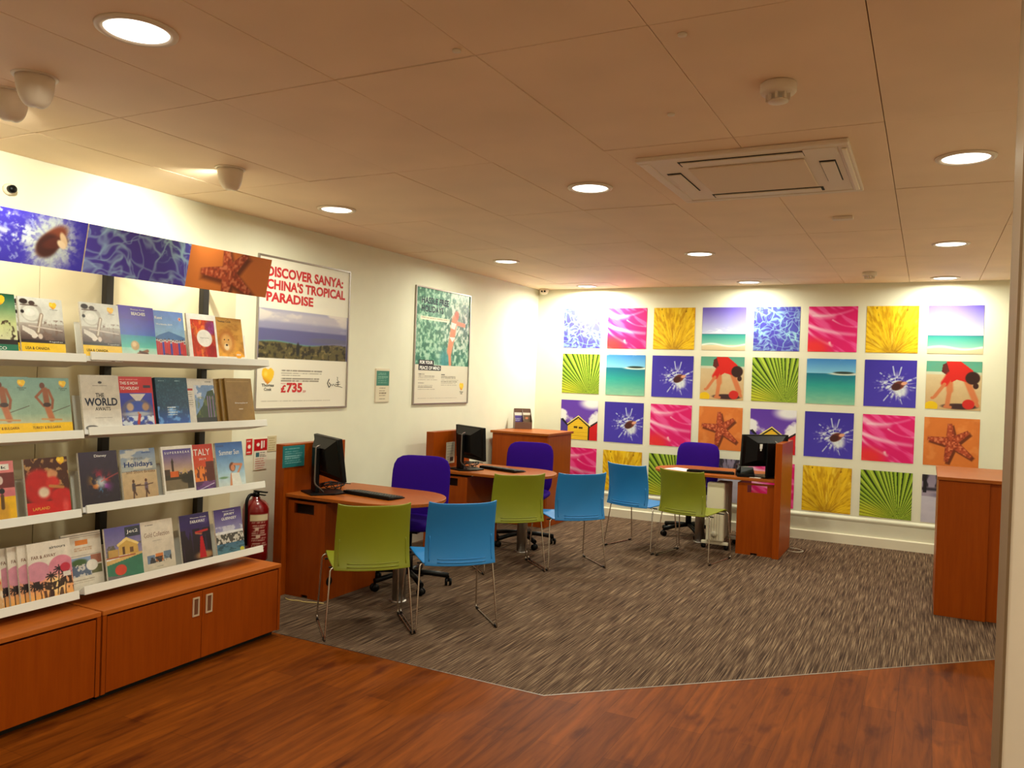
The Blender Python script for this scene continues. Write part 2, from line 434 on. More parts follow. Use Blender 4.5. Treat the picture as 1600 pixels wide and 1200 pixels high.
def a_palm(A):
    dx = A.x-.74; dy = A.y+.03; an = np.arctan2(dy, dx); r = np.hypot(dx, dy)
    k = an*10.5+.9*vn(an*3.1, an*0, 6); c = np.floor(k); f = k-c; h = _h(c, c*0, 4)
    A.fill((128, 168, 24)); A.put(h*.6, (196, 210, 70)); A.put(ss(.05, .3, f)*(1-ss(.3, .55, f))*.6, (206, 220, 96)); A.put(ss(.5, .8, f)*.85, (70, 108, 14)); A.put(1-ss(.05, .16+.1*h, np.abs(f-.92)), (24, 34, 6)); A.put((1-ss(.0, .12, np.abs(f-.45)))*.35, (60, 84, 10))
    A.put((1-ss(.1, .42, A.y))*(1-ss(.1, .8, A.x))*.55, (222, 206, 40)); A.put((1-ss(0, .06, r))*.8, (60, 60, 20))
def a_sea(A):
    A.vg(.68, 1, (130, 196, 226), (58, 128, 200)); A.vg(.42, .68, (44, 160, 150), (16, 104, 136)); A.vg(0, .42, (158, 204, 164), (44, 160, 150))
    A.put(ss(.55, .7, fbm(A.x*4, A.y*12, 6))*ss(.7, .8, A.y)*.6, (196, 220, 236)); A.put(A.em(.78, .672, .32, .03, .3), (226, 228, 214)); A.put(A.em(.76, .70, .2, .026, .3), (44, 58, 50))
    A.put(fbm(A.x*6, A.y*22, 2)*.25*(A.y < .68), (20, 120, 130))
def a_splash(A):
    A.vg(0, 1, (72, 58, 180), (58, 44, 158)); dx = A.x-.62; dy = (A.y-.46); an = np.arctan2(dy, dx); r = np.hypot(dx, dy)
    sp = .16+.2*vn(an*4.2+10, r*0, 3)**1.6+.16*vn(an*11+3, r*0, 8)**2
    tx = fbm(A.x*22+an*2, A.y*22, 5, 3)
    A.put((1-ss(sp*.4, sp*1.25, r))*ss(.3, .6, tx)*.95, (222, 232, 236))
    for q in (1.75, 2.45, .45, 3.3, 4.1, -.1, 2.9, 5.0, 1.35):
        d = np.abs(r*np.sin(an-q)); A.put((1-ss(0, .016+.02*r, d))*(np.cos(an-q) > 0)*(r < .42)*ss(.25, .6, vn(r*26, an*9, 4))*.85, (214, 228, 236))
    A.put(A.em(.7, .36, .13, .13, .5)*.85, (226, 234, 232)); A.ell(.66, .46, .13, .085, (104, 46, 38), .2, .5); A.ell(.62, .43, .09, .07, (70, 30, 28), .2, .4); A.ell(.77, .51, .06, .035, (222, 160, 128), .2, .3)
def a_boy(A):
    A.vg(.76, 1, (96, 176, 146), (80, 160, 140)); A.vg(.7, .78, (214, 206, 176), (200, 214, 190)); A.vg(0, .72, (206, 170, 120), (214, 192, 150))
    A.put(fbm(A.x*16, A.y*16, 3)*.2, (170, 130, 90))
    A.ell(.62, .07, .32, .06, (66, 40, 40), .2); sk = (206, 120, 74)
    A.line(.42, .72, .44, .4, .065, sk); A.line(.44, .42, .40, .08, .045, sk); A.line(.36, .06, .46, .05, .03, sk)
    A.line(.74, .6, .90, .2, .06, sk); A.line(.9, .2, .94, .1, .035, sk)
    A.poly([(.28, .78), (.3, .93), (.42, 1), (.5, .98), (.46, .74), (.36, .72)], (96, 34, 30))
    A.poly([(.36, 1), (.62, 1), (.84, .82), (.9, .66), (.78, .56), (.56, .62), (.46, .56), (.42, .8)], (206, 34, 26))
    A.line(.44, .72, .34, .54, .07, (206, 34, 26)); A.line(.34, .52, .17, .26, .035, sk); A.ell(.13, .23, .04, .03, sk)
    A.ell(.84, .66, .13, .13, (52, 26, 22), .12); A.ell(.90, .50, .05, .06, (60, 30, 24)); A.ell(.11, .06, .12, .1, (232, 190, 20), .1); A.rect(0, .22, 0, .07, (232, 190, 20))
    A.ell(.78, .12, .11, .1, (204, 40, 34), .1)
def a_huts(A):
    A.vg(0, 1, (120, 82, 186), (92, 52, 168)); n = fbm(A.x*3.2, A.y*3.2, 5)
    A.put(ss(.36, .50, n-.55*np.clip(A.y-.45-.15*np.cos(A.x*4), 0, 1)-.1*(A.y < .2)), (236, 236, 238)); A.put(A.em(.85, .93, .3, .14, .5), (232, 232, 236))
    A.poly([(0, 0), (0, .52), (.08, .5), (.2, .36), (.2, 0)], (78, 60, 150)); A.poly([(0, .5), (.06, .53), (.2, .38), (.18, .34)], (30, 26, 34))
    A.poly([(.78, 0), (.78, .36), (1, .5), (1, 0)], (204, 26, 30)); A.poly([(.76, .34), (1, .50), (1, .45), (.8, .32)], (34, 26, 28))
    A.poly([(.2, 0), (.2, .36), (.48, .56), (.78, .34), (.78, 0)], (238, 194, 44))
    f = A.y*22-np.floor(A.y*22); A.put((f < .22)*A.pm([(.2, 0), (.2, .36), (.48, .56), (.78, .34), (.78, 0)])*.55, (168, 120, 14))
    A.line(.19, .36, .48, .57, .02, (34, 28, 22)); A.line(.48, .57, .79, .33, .02, (34, 28, 22)); A.line(.48, .60, .80, .36, .012, (246, 226, 120)); A.line(.19, .39, .48, .60, .012, (246, 226, 120))
    A.rect(.36, .46, .29, .34, (70, 50, 16)); A.rect(.5, .6, .28, .33, (70, 50, 16)); A.rect(.745, .79, 0, .33, (28, 24, 22))
def a_star(A, cx=.5, cy=.5, R=.44, rot=.12):
    A.fill((222, 126, 54)); A.put(fbm(A.x*6, A.y*A.a*6, 2)*.55, (196, 98, 40)); A.put(ss(.55, .7, fbm(A.x*3, A.y*A.a*3, 8))*.4, (240, 160, 90))
    def armd(ox, oy):
        dx = A.x-cx-ox; dy = (A.y-cy-oy)*A.a; best = np.full(A.x.shape, 9.0)
        for q, L in ((95, .86), (36, .86), (-38, 1.05), (-102, .94), (172, .98)):
            q = math.radians(q)+rot-.12; t = dx*math.cos(q)+dy*math.sin(q); p = np.abs(-dx*math.sin(q)+dy*math.cos(q))
            wd = R*.225*(1-np.clip(t/(R*L), 0, 1)*.62); d = np.where(t > -R*.15, np.maximum(p-wd, (t-R*L)*.7), 9.0); best = np.minimum(best, d)
        return np.minimum(best, np.hypot(dx, dy)-R*.27)
    A.put((1-ss(-.01, .02, armd(.08*R, -.10*R/A.a)))*.8, (84, 32, 18))
    d0 = armd(0, 0); m = 1-ss(-.02*R, .02*R, d0); A.put(m, (178, 74, 42)); n = vn(A.x*15/R, A.y*A.a*15/R, 3); A.put(m*ss(.5, .8, n)*.75, (228, 136, 92)); A.put(m*(1-ss(.15, .4, n))*.5, (104, 38, 24)); A.put(m*ss(-.05*R, .02*R, d0)*.5, (110, 44, 26))
def a_snow(A):
    A.vg(0, .55, (200, 192, 206), (206, 200, 214)); A.vg(.55, 1, (168, 154, 172), (138, 126, 150))
    A.put(ss(.45, .6, fbm(A.x*14, A.y*4, 3))*ss(.7, .78, A.y)*.9, (48, 40, 50)); A.put((1-ss(0, .06, np.abs(A.y-.70)))*ss(.4, .55, vn(A.x*20, A.y*0, 4))*.9, (40, 34, 44))
    A.rect(.02, .09, .62, 1, (36, 30, 36)); A.ell(.4, .58, .2, .05, (120, 112, 140), .6); A.put(fbm(A.x*5, A.y*14, 5)*.3*(A.y < .6), (150, 142, 168))

# ------------------------------------------------------------------ room shell
CARPET = [(-0.0, 3.67), (2.61, 3.672), (4.70, 5.64), (RW, 6.205), (RW, D), (0, D)]
struct(MB().prism([(0, FR), (RW, FR), (RW, 6.205), (4.70, 5.64), (2.61, 3.672), (0, 3.67)], -0.06, 0.0).build('floor', M_FLOOR))
struct(MB().prism(CARPET, -0.06, 0.0).build('floor_carpet', M_CARPET))
t = MB()
t.tube([(0.87, 3.671, 0.0005), (2.61, 3.673, 0.0005), (4.70, 5.641, 0.0005), (RW, 6.206, 0.0005)], 0.003, 6)
struct(t.build('trim_1', M_ALU))
b = MB(); gx = [-0.096+0.596*k for k in range(0, 11)]; gy = [2.325+1.205*k for k in range(-5, 7)]
for i in range(len(gx)-1):
    for j in range(len(gy)-1):
        x0, x1, y0, y1 = max(gx[i], 0), min(gx[i+1], RW), max(gy[j], FR), min(gy[j+1], D)
        if x1-x0 < .02 or y1-y0 < .02: continue
        dz = random.uniform(-.0015, .0015)
        b.box(x0+.0016, x1-.0016, y0+.0035, y1-.0035, H+dz, H+.02, 0)
b.box(0, RW, FR, D, H+.02, H+.08, 1)
struct(b.build('ceiling', [M_CEIL, M_GAP], bevel=0.0015))
struct(MB().box(-.12, 0, FR-.1, D+.12, -.06, H+.08).build('wall_left', M_WALL))
struct(MB().box(0, RW, D, D+.12, -.06, H+.08).build('wall_back', M_WALL))
struct(MB().box(RW, RW+.12, FR-.1, D+.12, -.06, H+.08).build('wall_right', M_WALL))
struct(MB().box(0, RW, FR-.1, FR, -.06, H+.08).build('wall_front', M_WALL))
struct(MB().box(4.432, RW, 2.0, 2.19, 0, H-.002).build('wall_partition', mat('partition_paint', (238, 218, 196), 0.6, noise=.01)))
struct(MB().box(4.4265, 4.4318, 1.998, 2.192, 0, H-.002).build('partition_side_shade', mat('side_shade_tone', (128, 100, 72), .6, spec=.2)))  # shade of the partition's side face, put into a thin darker sheet
struct(MB().extr([(D-.018, 0), (D, 0), (D, .1), (D-.012, .1), (D-.018, .092)], 0, RW, 'x').build('baseboard_back', M_TRIM))
struct(MB().extr([(0, 0), (.018, 0), (.018, .092), (.012, .1), (0, .1)], 3.7, D-.02, 'y').build('baseboard_left', M_TRIM))
# loose rolled lower edge of the wallpaper above the skirting
def roll_fn(u, v):
    x = 0.2+u*4.7; a = .35+.65*vn(np.array(x*1.3), np.array(0.), 5); q = v*PI
    return Vector((x, D-.001-(.022*float(a))*math.sin(q), .225+.055*v+.012*float(vn(np.array(x*.8), np.array(2.), 3))))
struct(MB().grid(roll_fn, 90, 8).build('trim_2', M_WALL))

# ------------------------------------------------------------------ picture wall
MOTIF = {'water': (a_water, 'pool water ripples'), 'pink': (a_pink, 'pink petals'), 'yellow': (a_yellow, 'a yellow flower close up'), 'beach': (a_beach, 'an empty beach under purple sky'),
    'palm': (a_palm, 'a fanned green palm leaf'), 'sea': (a_sea, 'turquoise sea with a small island'), 'splash': (a_splash, 'a diver splashing into blue water'), 'boy': (a_boy, 'a child in red bending over the sand'),
    'huts': (a_huts, 'yellow and red beach huts'), 'star': (a_star, 'an orange starfish on sand'), 'snow': (a_snow, 'a grey snowy scene')}
ROWS = [['water', 'pink', 'yellow', 'beach'], ['palm', 'sea', 'splash', 'boy'], ['huts', 'splash', 'pink', 'star'], ['pink', 'yellow', 'palm', 'snow']]
ZB = [(1.962, .468), (1.42, .472), (.868, .463), (.303, .471)]
RN = ['top row', 'second row', 'third row', 'bottom row']
CN = ['first', 'second', 'third', 'fourth', 'fifth', 'sixth', 'seventh', 'eighth']
cache = {}
for r, row in enumerate(ROWS):
    for c in range(8):
        k = row[c % 4]; z, h = ZB[r]
        if k not in cache:
            cache[k] = sheet('wall_picture', .474, .47, MOTIF[k][0], 120, 120, M_PRINT); o = cache[k]
        else:
            o = cache[k].copy(); COL.objects.link(o)
        o.location = (.355+.557*c+.237, D-.0025, z)
        tag(o, 'print of %s, %s from left, %s' % (MOTIF[k][1], CN[c], RN[r]), 'picture', 'square holiday prints on the back wall')
        ORG[o.name] = o.location.copy()

# ------------------------------------------------------------------ ceiling fittings
def downlight(x, y, label, k=1.0):
    t = thing('downlight', (x, y, H), label, 'ceiling light', 'round recessed downlights')
    MB().lathe([(.098, -.002), (.100, -.008), (.112, -.011), (.124, -.006), (.126, 0)], n=40).build('trim_ring', M_FIT, t)
    MB().lathe([(.0001, -.004), (.097, -.004), (.098, -.002), (.0001, -.002)], n=32).build('diffuser', M_EMIT, t)
    ld = bpy.data.lights.new('lamp', 'AREA'); ld.shape = 'DISK'; ld.size = .18; ld.energy = LAMP_W*k; ld.color = LAMP_COL; ld.spread = math.radians(175)
    lo = bpy.data.objects.new('lamp', ld); COL.objects.link(lo); lo.parent = t; lo.location = (0, 0, -.014)
for x, y, k, lb in [
    (1.977, 1.73, 1.0, 'largest round downlight, nearest the camera at top left'),
    (.745, 4.20, 1.0, 'round downlight above the poster with red heading'),
    (.745, 6.62, 1.0, 'round downlight above the framed pool poster'),
    (.745, 8.62, 2.7, 'round downlight in the far left ceiling corner'),
    (2.555, 4.18, 1.0, 'round downlight left of the square ceiling cassette'),
    (2.555, 6.62, 1.0, 'round downlight in the middle, second from the back wall'),
    (2.58, 8.58, .7, 'round downlight in the middle, close to the picture wall'),
    (4.384, 4.19, 1.0, 'round downlight right of the square ceiling cassette'),
    (4.38, 6.61, 1.0, 'round downlight above the wooden counter on the right'),
    (4.38, 8.60, 1.05, 'round downlight at the far right, close to the picture wall'),
    (3.80, 1.73, 1.0, 'added unseen round downlight overhead of the camera'),  # from here on: out-of-view lamps, added for their light
    (1.98, -.75, .8, 'added unseen round downlight behind the camera on the left'),
    (3.80, -.75, 2.0, 'added unseen round downlight behind the camera on the right')]:  # added lamp, strengthened to brighten the partition front
    downlight(x, y, lb, k)

def scoop(x, y, label, aim, energy, turn=0.0, beam=105):
    t = thing('wall_washer', (x, y, H), label, 'spotlight', 'scoop spotlights facing the left wall')
    MB().lathe([(.058, -.001), (.060, -.006), (.078, -.005), (.080, 0)], n=32).build('trim_ring', M_FIT, t)
    def f(u, v):
        a = math.radians(-125+250*u)+turn-.45; q = v*PI/2
        r = .066*(math.cos(q)**.55 if v < 1 else 0)*(1-.1*v); r = max(r, .004)
        cut = 1-.0*v
        return Vector((r*math.cos(a)+.012*v, r*math.sin(a), -.006-.112*math.sin(q)*cut))
    MB().grid(f, 28, 12).build('hood', M_FIT, t, solid=.003)
    MB().lathe([(.0001, -.012), (.03, -.012), (.03, -.001)], (-.015, .01, 0), n=24).build('bulb', M_EMIT, t)
    ld = bpy.data.lights.new('lamp', 'SPOT'); ld.energy = energy; ld.color = LAMP_COL; ld.spot_size = math.radians(beam); ld.spot_blend = 1.0; ld.shadow_soft_size = .02
    lo = bpy.data.objects.new('lamp', ld); COL.objects.link(lo); lo.parent = t; lo.location = (-.012, .006, -.03)
    d = Vector(aim)-Vector((x-.03, y, H-.04)); lo.rotation_euler = d.to_track_quat('-Z', 'Y').to_euler()
scoop(1.24, 1.86, 'white scoop spotlight, whole one at top left', (0, 1.2, 1.9), 120, 0, 64)
scoop(.965, 1.93, 'white scoop spotlight cut by the left picture edge', (0, 2.2, 2.1), 190)
scoop(.885, 3.15, 'white scoop spotlight right of the two others, above the starfish banner', (0, 3.1, 2.1), 190, -.3)

t = thing('ceiling_cassette', (3.455, 4.165, H), 'square four way air conditioning cassette in the ceiling', 'air conditioner')
b = MB()
for (x0, x1, y0, y1) in ((-.475, .475, -.475, -.425), (-.475, .475, .425, .475), (-.475, -.425, -.425, .425), (.425, .475, -.425, .425)):
    b.box(x0, x1, y0, y1, -.022, 0, 0, .006)
b.build('outer_frame', M_FIT, t)
MB().box(-.425, .425, -.425, .425, -.018, 0, 0).build('face_panel', M_FIT, t)
g = MB().box(-.27, .27, -.27, .27, -.026, -.018, 0, .004).build('intake_grille', mat('grille_plastic', (226, 200, 170), .6), t)
for k, (cx, cy, lx, ly) in enumerate(((0, -.352, .29, .042), (0, .352, .29, .042), (-.362, 0, .036, .2), (.362, 0, .036, .2))):
    MB().box(cx-lx, cx+lx, cy-ly, cy+ly, -.0195, -.012).build('air_slot', M_BLACKM, t)
    b = MB()
    sx, sy = (lx-.012, ly-.004) if lx > ly else (lx-.004, ly-.012)
    b.box(cx-sx, cx+sx, cy-sy, cy+sy, -.027, -.0205, 0, .003); b.build('flap', M_FIT, t)
MB().box(.44, .462, -.4, .4, -.030, -.022, 0, .004).build('light_strip', mat('cream_strip', (240, 226, 200), .4), t)
MB().box(.28, .42, -.43, -.30, -.025, -.0185, 0, .003).build('corner_cover', M_FIT, t)

t = thing('smoke_detector', (3.76, 2.95, H), 'white smoke detector on the ceiling nearest the camera', 'smoke detector', 'smoke detectors')
MB().lathe([(.058, 0), (.062, -.004), (.062, -.030), (.056, -.038), (.0001, -.040)], n=32).build('base', M_FIT, t)
b = MB()
for k in range(8):
    a = k*PI/4; b.box(-.004, .004, .030, .042, -.062, -.036); bmesh.ops.rotate(b.bm, cent=(0, 0, 0), matrix=Matrix.Rotation(PI/4, 3, 'Z'), verts=b.bm.verts[:])
b.build('cage', M_FIT, t); MB().lathe([(.034, -.06), (.034, -.066), (.0001, -.067)], n=20).build('cap', M_FIT, t)
dt = dup(t, (3.76, 8.05, H), 0, 'white smoke detector on the ceiling near the picture wall')
o = MB().box(-.06, .06, -.03, .03, -.018, 0, 0, .004).build('sensor_plate', M_FIT, loc=(3.76, 5.41, H)); tag(o, 'small flat plate on the ceiling behind the cassette', 'ceiling sensor')
for (x, y, lb) in ((3.56, 2.42, 'tiny round ceiling stud nearest the camera'), (3.32, 3.13, 'tiny round ceiling stud in front of the cassette'), (2.85, 2.26, 'tiny round ceiling stud nearest the top edge')):
    o = MB().lathe([(.014, 0), (.014, -.006), (.0001, -.008)], n=16).build('ceiling_stud', M_FIT, loc=(x, y, H)); tag(o, lb, 'ceiling stud', 'ceiling studs')
t = thing('security_camera', (.115, D-.09, H), 'small white dome security camera in the far left ceiling corner', 'camera', 'security cameras')
MB().lathe([(.05, 0), (.055, -.01), (.055, -.03), (.045, -.055), (.02, -.07), (.0001, -.072)], n=24).build('dome', M_FIT, t)
b = MB()
for s in (-1, 1): b.lathe([(.0001, -.058), (.011, -.056), (.012, -.045)], (s*.018+.012, 0, -.035), n=14, axis='y')
b.build('lens', M_BLACK, t)
t = thing('security_camera', (0, 2.50, 2.475), 'small wall camera with black lens above the diver banner', 'camera', 'security cameras')
MB().lathe([(.03, 0), (.03, .012), (.022, .02)], n=20, axis='x').build('mount', M_FIT, t)
MB().lathe([(.02, .018), (.02, .045), (.0001, .05)], n=20, axis='x').build('lens', M_BLACK, t)

# ------------------------------------------------------------------ posters on the left wall
def wall_panel(name, y, z, W, Hh, label, cat, group=None, x=0.0):
    return thing(name, (x, y, z), label, cat, group, PI/2)
def p_sanya(A):
    A.fill((238, 232, 214)); y0, y1 = .332, .662; k = A.rm(.015, .985, y0, y1); v = (A.y-y0)/(y1-y0)
    A.vg(y0, y1, (96, 92, 134), (168, 164, 190)); A.put(k*ss(.55, .95, v)*ss(.40, .58, fbm(A.x*5, A.y*16, 4)), (226, 216, 206)); A.put(k*ss(.72, .8, v)*.5*(1-ss(.9, 1, v)), (216, 204, 200))
    A.put(k*(1-ss(.58, .62, v))*ss(.28, .3, v-.12*ss(.5, 1, A.x)), (92, 90, 140)); sh = .34+.03*np.sin(A.x*9)
    A.put(k*(1-ss(.0, .035, np.abs(v-sh+.02)))*(1-ss(.5, .8, A.x)), (96, 164, 150)); A.put(k*ss(.5, .62, A.x)*(1-ss(.48, .5, v+.1*np.abs(A.x-.8)))*ss(.35, .4, v)*.8, (98, 96, 120))
    g = k*(1-ss(sh-.04, sh, v)); A.put(g, (92, 82, 44)); A.put(g*ss(.42, .6, fbm(A.x*40, A.y*40, 6)), (40, 34, 18)); A.put(g*ss(.55, .7, fbm(A.x*24, A.y*60, 2))*.7, (150, 130, 76))
    A.put(k*A.em(.42, .40, .018, .05, .3), (24, 26, 22)); A.put(1-k*0-1, (0, 0, 0))
    A.rect(0, 1, 0, y0, (236, 228, 210)); A.rect(0, 1, y1, 1, (238, 232, 214))
    A.heart(.115, .212, .054); A.rect(.212, .215, .1, .26, (150, 140, 126)); A.lines(.25, .80, (.252, .236), (130, 120, 106), .0035); A.lines(.25, .5, (.22,), (130, 120, 106), .0035); A.lines(.25, .76, (.198, .182), (130, 120, 106), .0035)
    A.lines(.05, .97, (.045,), (176, 166, 148), .002)
def p_pool(A):
    A.fill((226, 216, 196)); k = A.rm(0, 1, .335, 1)
    A.put(k, (92, 148, 122)); n = fbm(A.x*30, A.y*A.a*30, 4, 3); A.put(k*ss(.42, .6, n)*.85, (172, 208, 182)); A.put(k*ss(.45, .33, n)*.7, (40, 100, 84)); A.put(k*ss(.5, .7, fbm(A.x*5, A.y*5, 8))*.3, (190, 214, 196))
    A.put(k*A.em(.78, .74, .28, .34, .7)*.6*ss(.3, .6, n), (236, 232, 226)); A.put(k*A.em(.54, .38, .09, .12, .6)*.8, (56, 134, 140))
    sk = (216, 140, 106)
    A.ell(.74, .80, .045, .05, (190, 110, 84), .2); A.line(.70, .75, .67, .62, .055, sk); A.line(.75, .73, .90, .72, .022, sk); A.line(.66, .58, .62, .47, .05, sk); A.line(.62, .47, .64, .35, .026, sk)
    A.put(A.pm([(.64, .735), (.74, .725), (.71, .67), (.64, .68)]), (238, 226, 214)); A.put(A.pm([(.61, .60), (.73, .60), (.67, .555)]), (240, 232, 222))
    A.rect(0, 1, 0, .335, (222, 212, 192)); A.rect(.07, .34, .332, .378, (36, 30, 34)); A.rect(.07, .47, .285, .332, (36, 30, 34)); A.rect(.08, .60, .728, .757, (236, 228, 200))
    for x0, x1, ys in ((.07, .42, (.235, .22, .205)), (.07, .38, (.155, .14, .12)), (.48, .82, (.235, .222, .205, .19, .175, .158))): A.lines(x0, x1, ys, (140, 130, 116), .003)
    A.lines(.07, .2, (.252, .175), (60, 54, 50), .004); A.lines(.48, .56, (.252,), (60, 54, 50), .004); A.heart(.88, .145, .036); A.lines(.07, .95, (.04,), (176, 166, 148), .002)
def snap_frame(t, W, Hh, m=M_ALU):
    b = MB(); e = .012
    b.box(-W/2-e, W/2+e, -.016, 0, -e, 0); b.box(-W/2-e, W/2+e, -.016, 0, Hh, Hh+e); b.box(-W/2-e, -W/2, -.016, 0, 0, Hh); b.box(W/2, W/2+e, -.016, 0, 0, Hh)
    b.build('frame', m, t); MB().box(-W/2, W/2, -.006, 0, 0, Hh).build('backing_board', M_PAPER, t)
t = wall_panel('poster', 4.765, 1.305, 1.0, 1.095, 'large framed travel poster with bold red heading above a coast view', 'poster', 'framed posters on the left wall')
snap_frame(t, 1.0, 1.095); sheet('poster_print', 1.0, 1.095, p_sanya, 190, 200, M_GLOSS, t, -.0075)
lettering([('DISCOVER SANYA:', .075, .925, .874, .944, 'red', .04), ("CHINA'S TROPICAL", .075, .955, .79, .86, 'red', .04), ('PARADISE', .075, .575, .708, .774, 'red', .04)], 1.0, 1.095, t, -.0088, 'heading')
lettering([('£', .25, .305, .102, .155, 'red', .045), ('735', .31, .48, .102, .17, 'red', .045), ('pp', .49, .52, .1, .118, 'red'), ('FROM', .25, .30, .16, .168, 'red')], 1.0, 1.095, t, -.0088, 'price')
lettering([('Thomas', .055, .178, .142, .162, 'black', .02), ('Cook', .08, .155, .115, .135, 'black', .02)], 1.0, 1.095, t, -.0088, 'brand_name')
b = MB()   # brush drawn emblem at the lower right of the poster
for st, wd in (([(.29, .2), (.27, .17), (.29, .14), (.31, .155), (.29, .175)], .006), ([(.32, .165), (.33, .15), (.345, .165), (.36, .15), (.375, .165)], .003), ([(.385, .215), (.395, .215), (.39, .195), (.398, .19)], .003),
               ([(.38, .175), (.42, .18)], .004), ([(.40, .19), (.40, .15)], .004), ([(.375, .16), (.425, .163)], .004), ([(.37, .148), (.42, .146), (.455, .138)], .003)):
    b.tube([(p[0], -.0085, p[1]*1.095) for p in st], wd*.6, 5)
b.build('emblem', INK['black'], t)
t = wall_panel('poster', 6.745, 1.312, .99, 1.095, 'framed poster of a swimmer floating in green pool water', 'poster', 'framed posters on the left wall')
snap_frame(t, .985, 1.095); sheet('poster_print', .985, 1.095, p_pool, 220, 240, M_GLOSS, t, -.0075)
lettering([('HASSLE FREE', .09, .58, .868, .925, 'navy', .028), ('HOLIDAYS', .09, .48, .795, .852, 'navy', .028)], .985, 1.095, t, -.0088, 'heading')
lettering([('DON’T JUST BOOK IT, THOMAS COOK IT', .095, .59, .736, .75, 'black')], .985, 1.095, t, -.0088, 'strapline')
lettering([('FOR YOUR', .09, .315, .341, .37, 'white', .035), ('PEACE OF MIND', .09, .45, .293, .323, 'white', .02)], .985, 1.095, t, -.0088, 'slogan')
lettering([('Thomas', .845, .915, .092, .103, 'black', .02), ('Cook', .86, .9, .076, .087, 'black', .02)], .985, 1.095, t, -.0088, 'brand_name')
def p_notice(A):
    A.fill((226, 214, 186)); A.rect(.03, .97, .5, .94, (58, 126, 110)); A.lines(.12, .9, (.88, .83, .76, .7, .64, .58), (150, 190, 170), .012)
    A.lines(.25, .8, (.42, .34, .26, .18, .09), (120, 104, 80), .012)
t = wall_panel('notice', 5.77, 1.33, .2, .295, 'small teal and cream notice between the two framed posters', 'notice')
MB().box(-.1, .1, -.008, 0, 0, .295).build('holder', M_FIT, t); sheet('printed_card', .19, .285, p_notice, 30, 48, M_GLOSS, t, -.0092, .005)
def p_ext(A):
    A.fill((232, 224, 206)); A.rect(0, 1, .62, 1, (186, 24, 30)); A.ell(.3, .82, .12, .1, (240, 236, 226)); A.rect(.52, .62, .68, .95, (240, 236, 226)); A.rect(.72, .8, .72, .95, (240, 236, 226))
    A.rect(.15, .4, .42, .56, (60, 110, 120)); A.lines(.45, .95, (.54, .48, .42), (70, 60, 56), .012); A.lines(.1, .9, (.34, .27, .2, .12, .06), (190, 70, 60), .012)
t = wall_panel('extinguisher_sign', 4.335, .86, .13, .225, 'red and white extinguisher instruction sign above the extinguisher', 'sign', 'fire safety signs'); MB().box(-.065, .065, -.004, 0, 0, .225).build('plate', M_FIT, t); sheet('printed_face', .126, .22, p_ext, 26, 40, M_GLOSS, t, -.0048, .0025)
def p_ext2(A): A.fill((214, 200, 160)); A.lines(.1, .9, (.85, .7, .55, .4, .25, .12), (160, 140, 90), .03)
t = wall_panel('extinguisher_sign', 4.45, .985, .09, .12, 'small cream sign right beside the red extinguisher sign', 'sign', 'fire safety signs'); MB().box(-.045, .045, -.003, 0, 0, .115).build('plate', M_FIT, t); sheet('printed_face', .088, .112, p_ext2, 16, 20, M_GLOSS, t, -.0038, .0015)
def p_ext3(A): A.fill((200, 40, 40)); A.ell(.5, .5, .25, .25, (238, 230, 220)); A.lines(.1, .9, (.15, .85), (238, 220, 210), .03)
t = wall_panel('extinguisher_sign', 4.225, .975, .06, .12, 'narrow red sign left of the extinguisher instruction sign', 'sign', 'fire safety signs'); MB().box(-.03, .03, -.003, 0, 0, .115).build('plate', M_FIT, t); sheet('printed_face', .058, .112, p_ext3, 16, 24, M_GLOSS, t, -.0038, .0015)

# fire extinguisher hanging on the wall
t = thing('fire_extinguisher', (.125, 4.185, .25), 'red fire extinguisher hanging on the left wall beside the brochure rack', 'fire extinguisher')
MB().lathe([(.0001, 0), (.08, 0), (.09, .012), (.09, .36), (.082, .39), (.06, .415), (.03, .43), (.028, .445), (.0001, .445)], n=32).build('cylinder', M_RED, t)
b = MB(); b.lathe([(.022, .44), (.022, .475), (.0001, .478)], n=16); b.box(-.02, .10, -.01, .01, .478, .488, 0, .003); b.box(-.01, .085, -.009, .009, .458, .466, 0, .003); b.build('valve', M_BLACK, t)
MB().tube(fillet([(0, -.02, .46), (0, -.06, .465), (.01, -.10, .43), (.01, -.098, .30), (.01, -.098, .12)], .05), .011, 8).build('hose', M_BLACK, t)
def p_exl(A):
    A.fill((128, 8, 12)); A.rect(0, 1, .8, .95, (224, 206, 170)); A.lines(.1, .95, tuple(np.linspace(.08, .74, 12)), (224, 190, 170), .012); A.ell(.35, .6, .1, .1, (230, 200, 180)); A.rect(.3, .5, .38, .46, (230, 200, 180))
lb = MB().grid(lambda u, v: Vector((.0912*math.cos(-1.2+u*1.5), .0912*math.sin(-1.2+u*1.5), .06+v*.29)), 24, 40)
o = lb.build('label_wrap', M_PRINT, t); A = Art(24, 40, 2.2); p_exl(A); ca = o.data.color_attributes.new('Col', 'FLOAT_COLOR', 'POINT')
ca.data.foreach_set('color', np.concatenate([lin(np.clip(A.c, 0, 1)*255).reshape(-1, 3), np.ones((25*41, 1))], 1).ravel().astype(np.float32))
MB().box(-.125, -.088, -.03, .03, .2, .26).build('wall_bracket', M_STEEL, t)

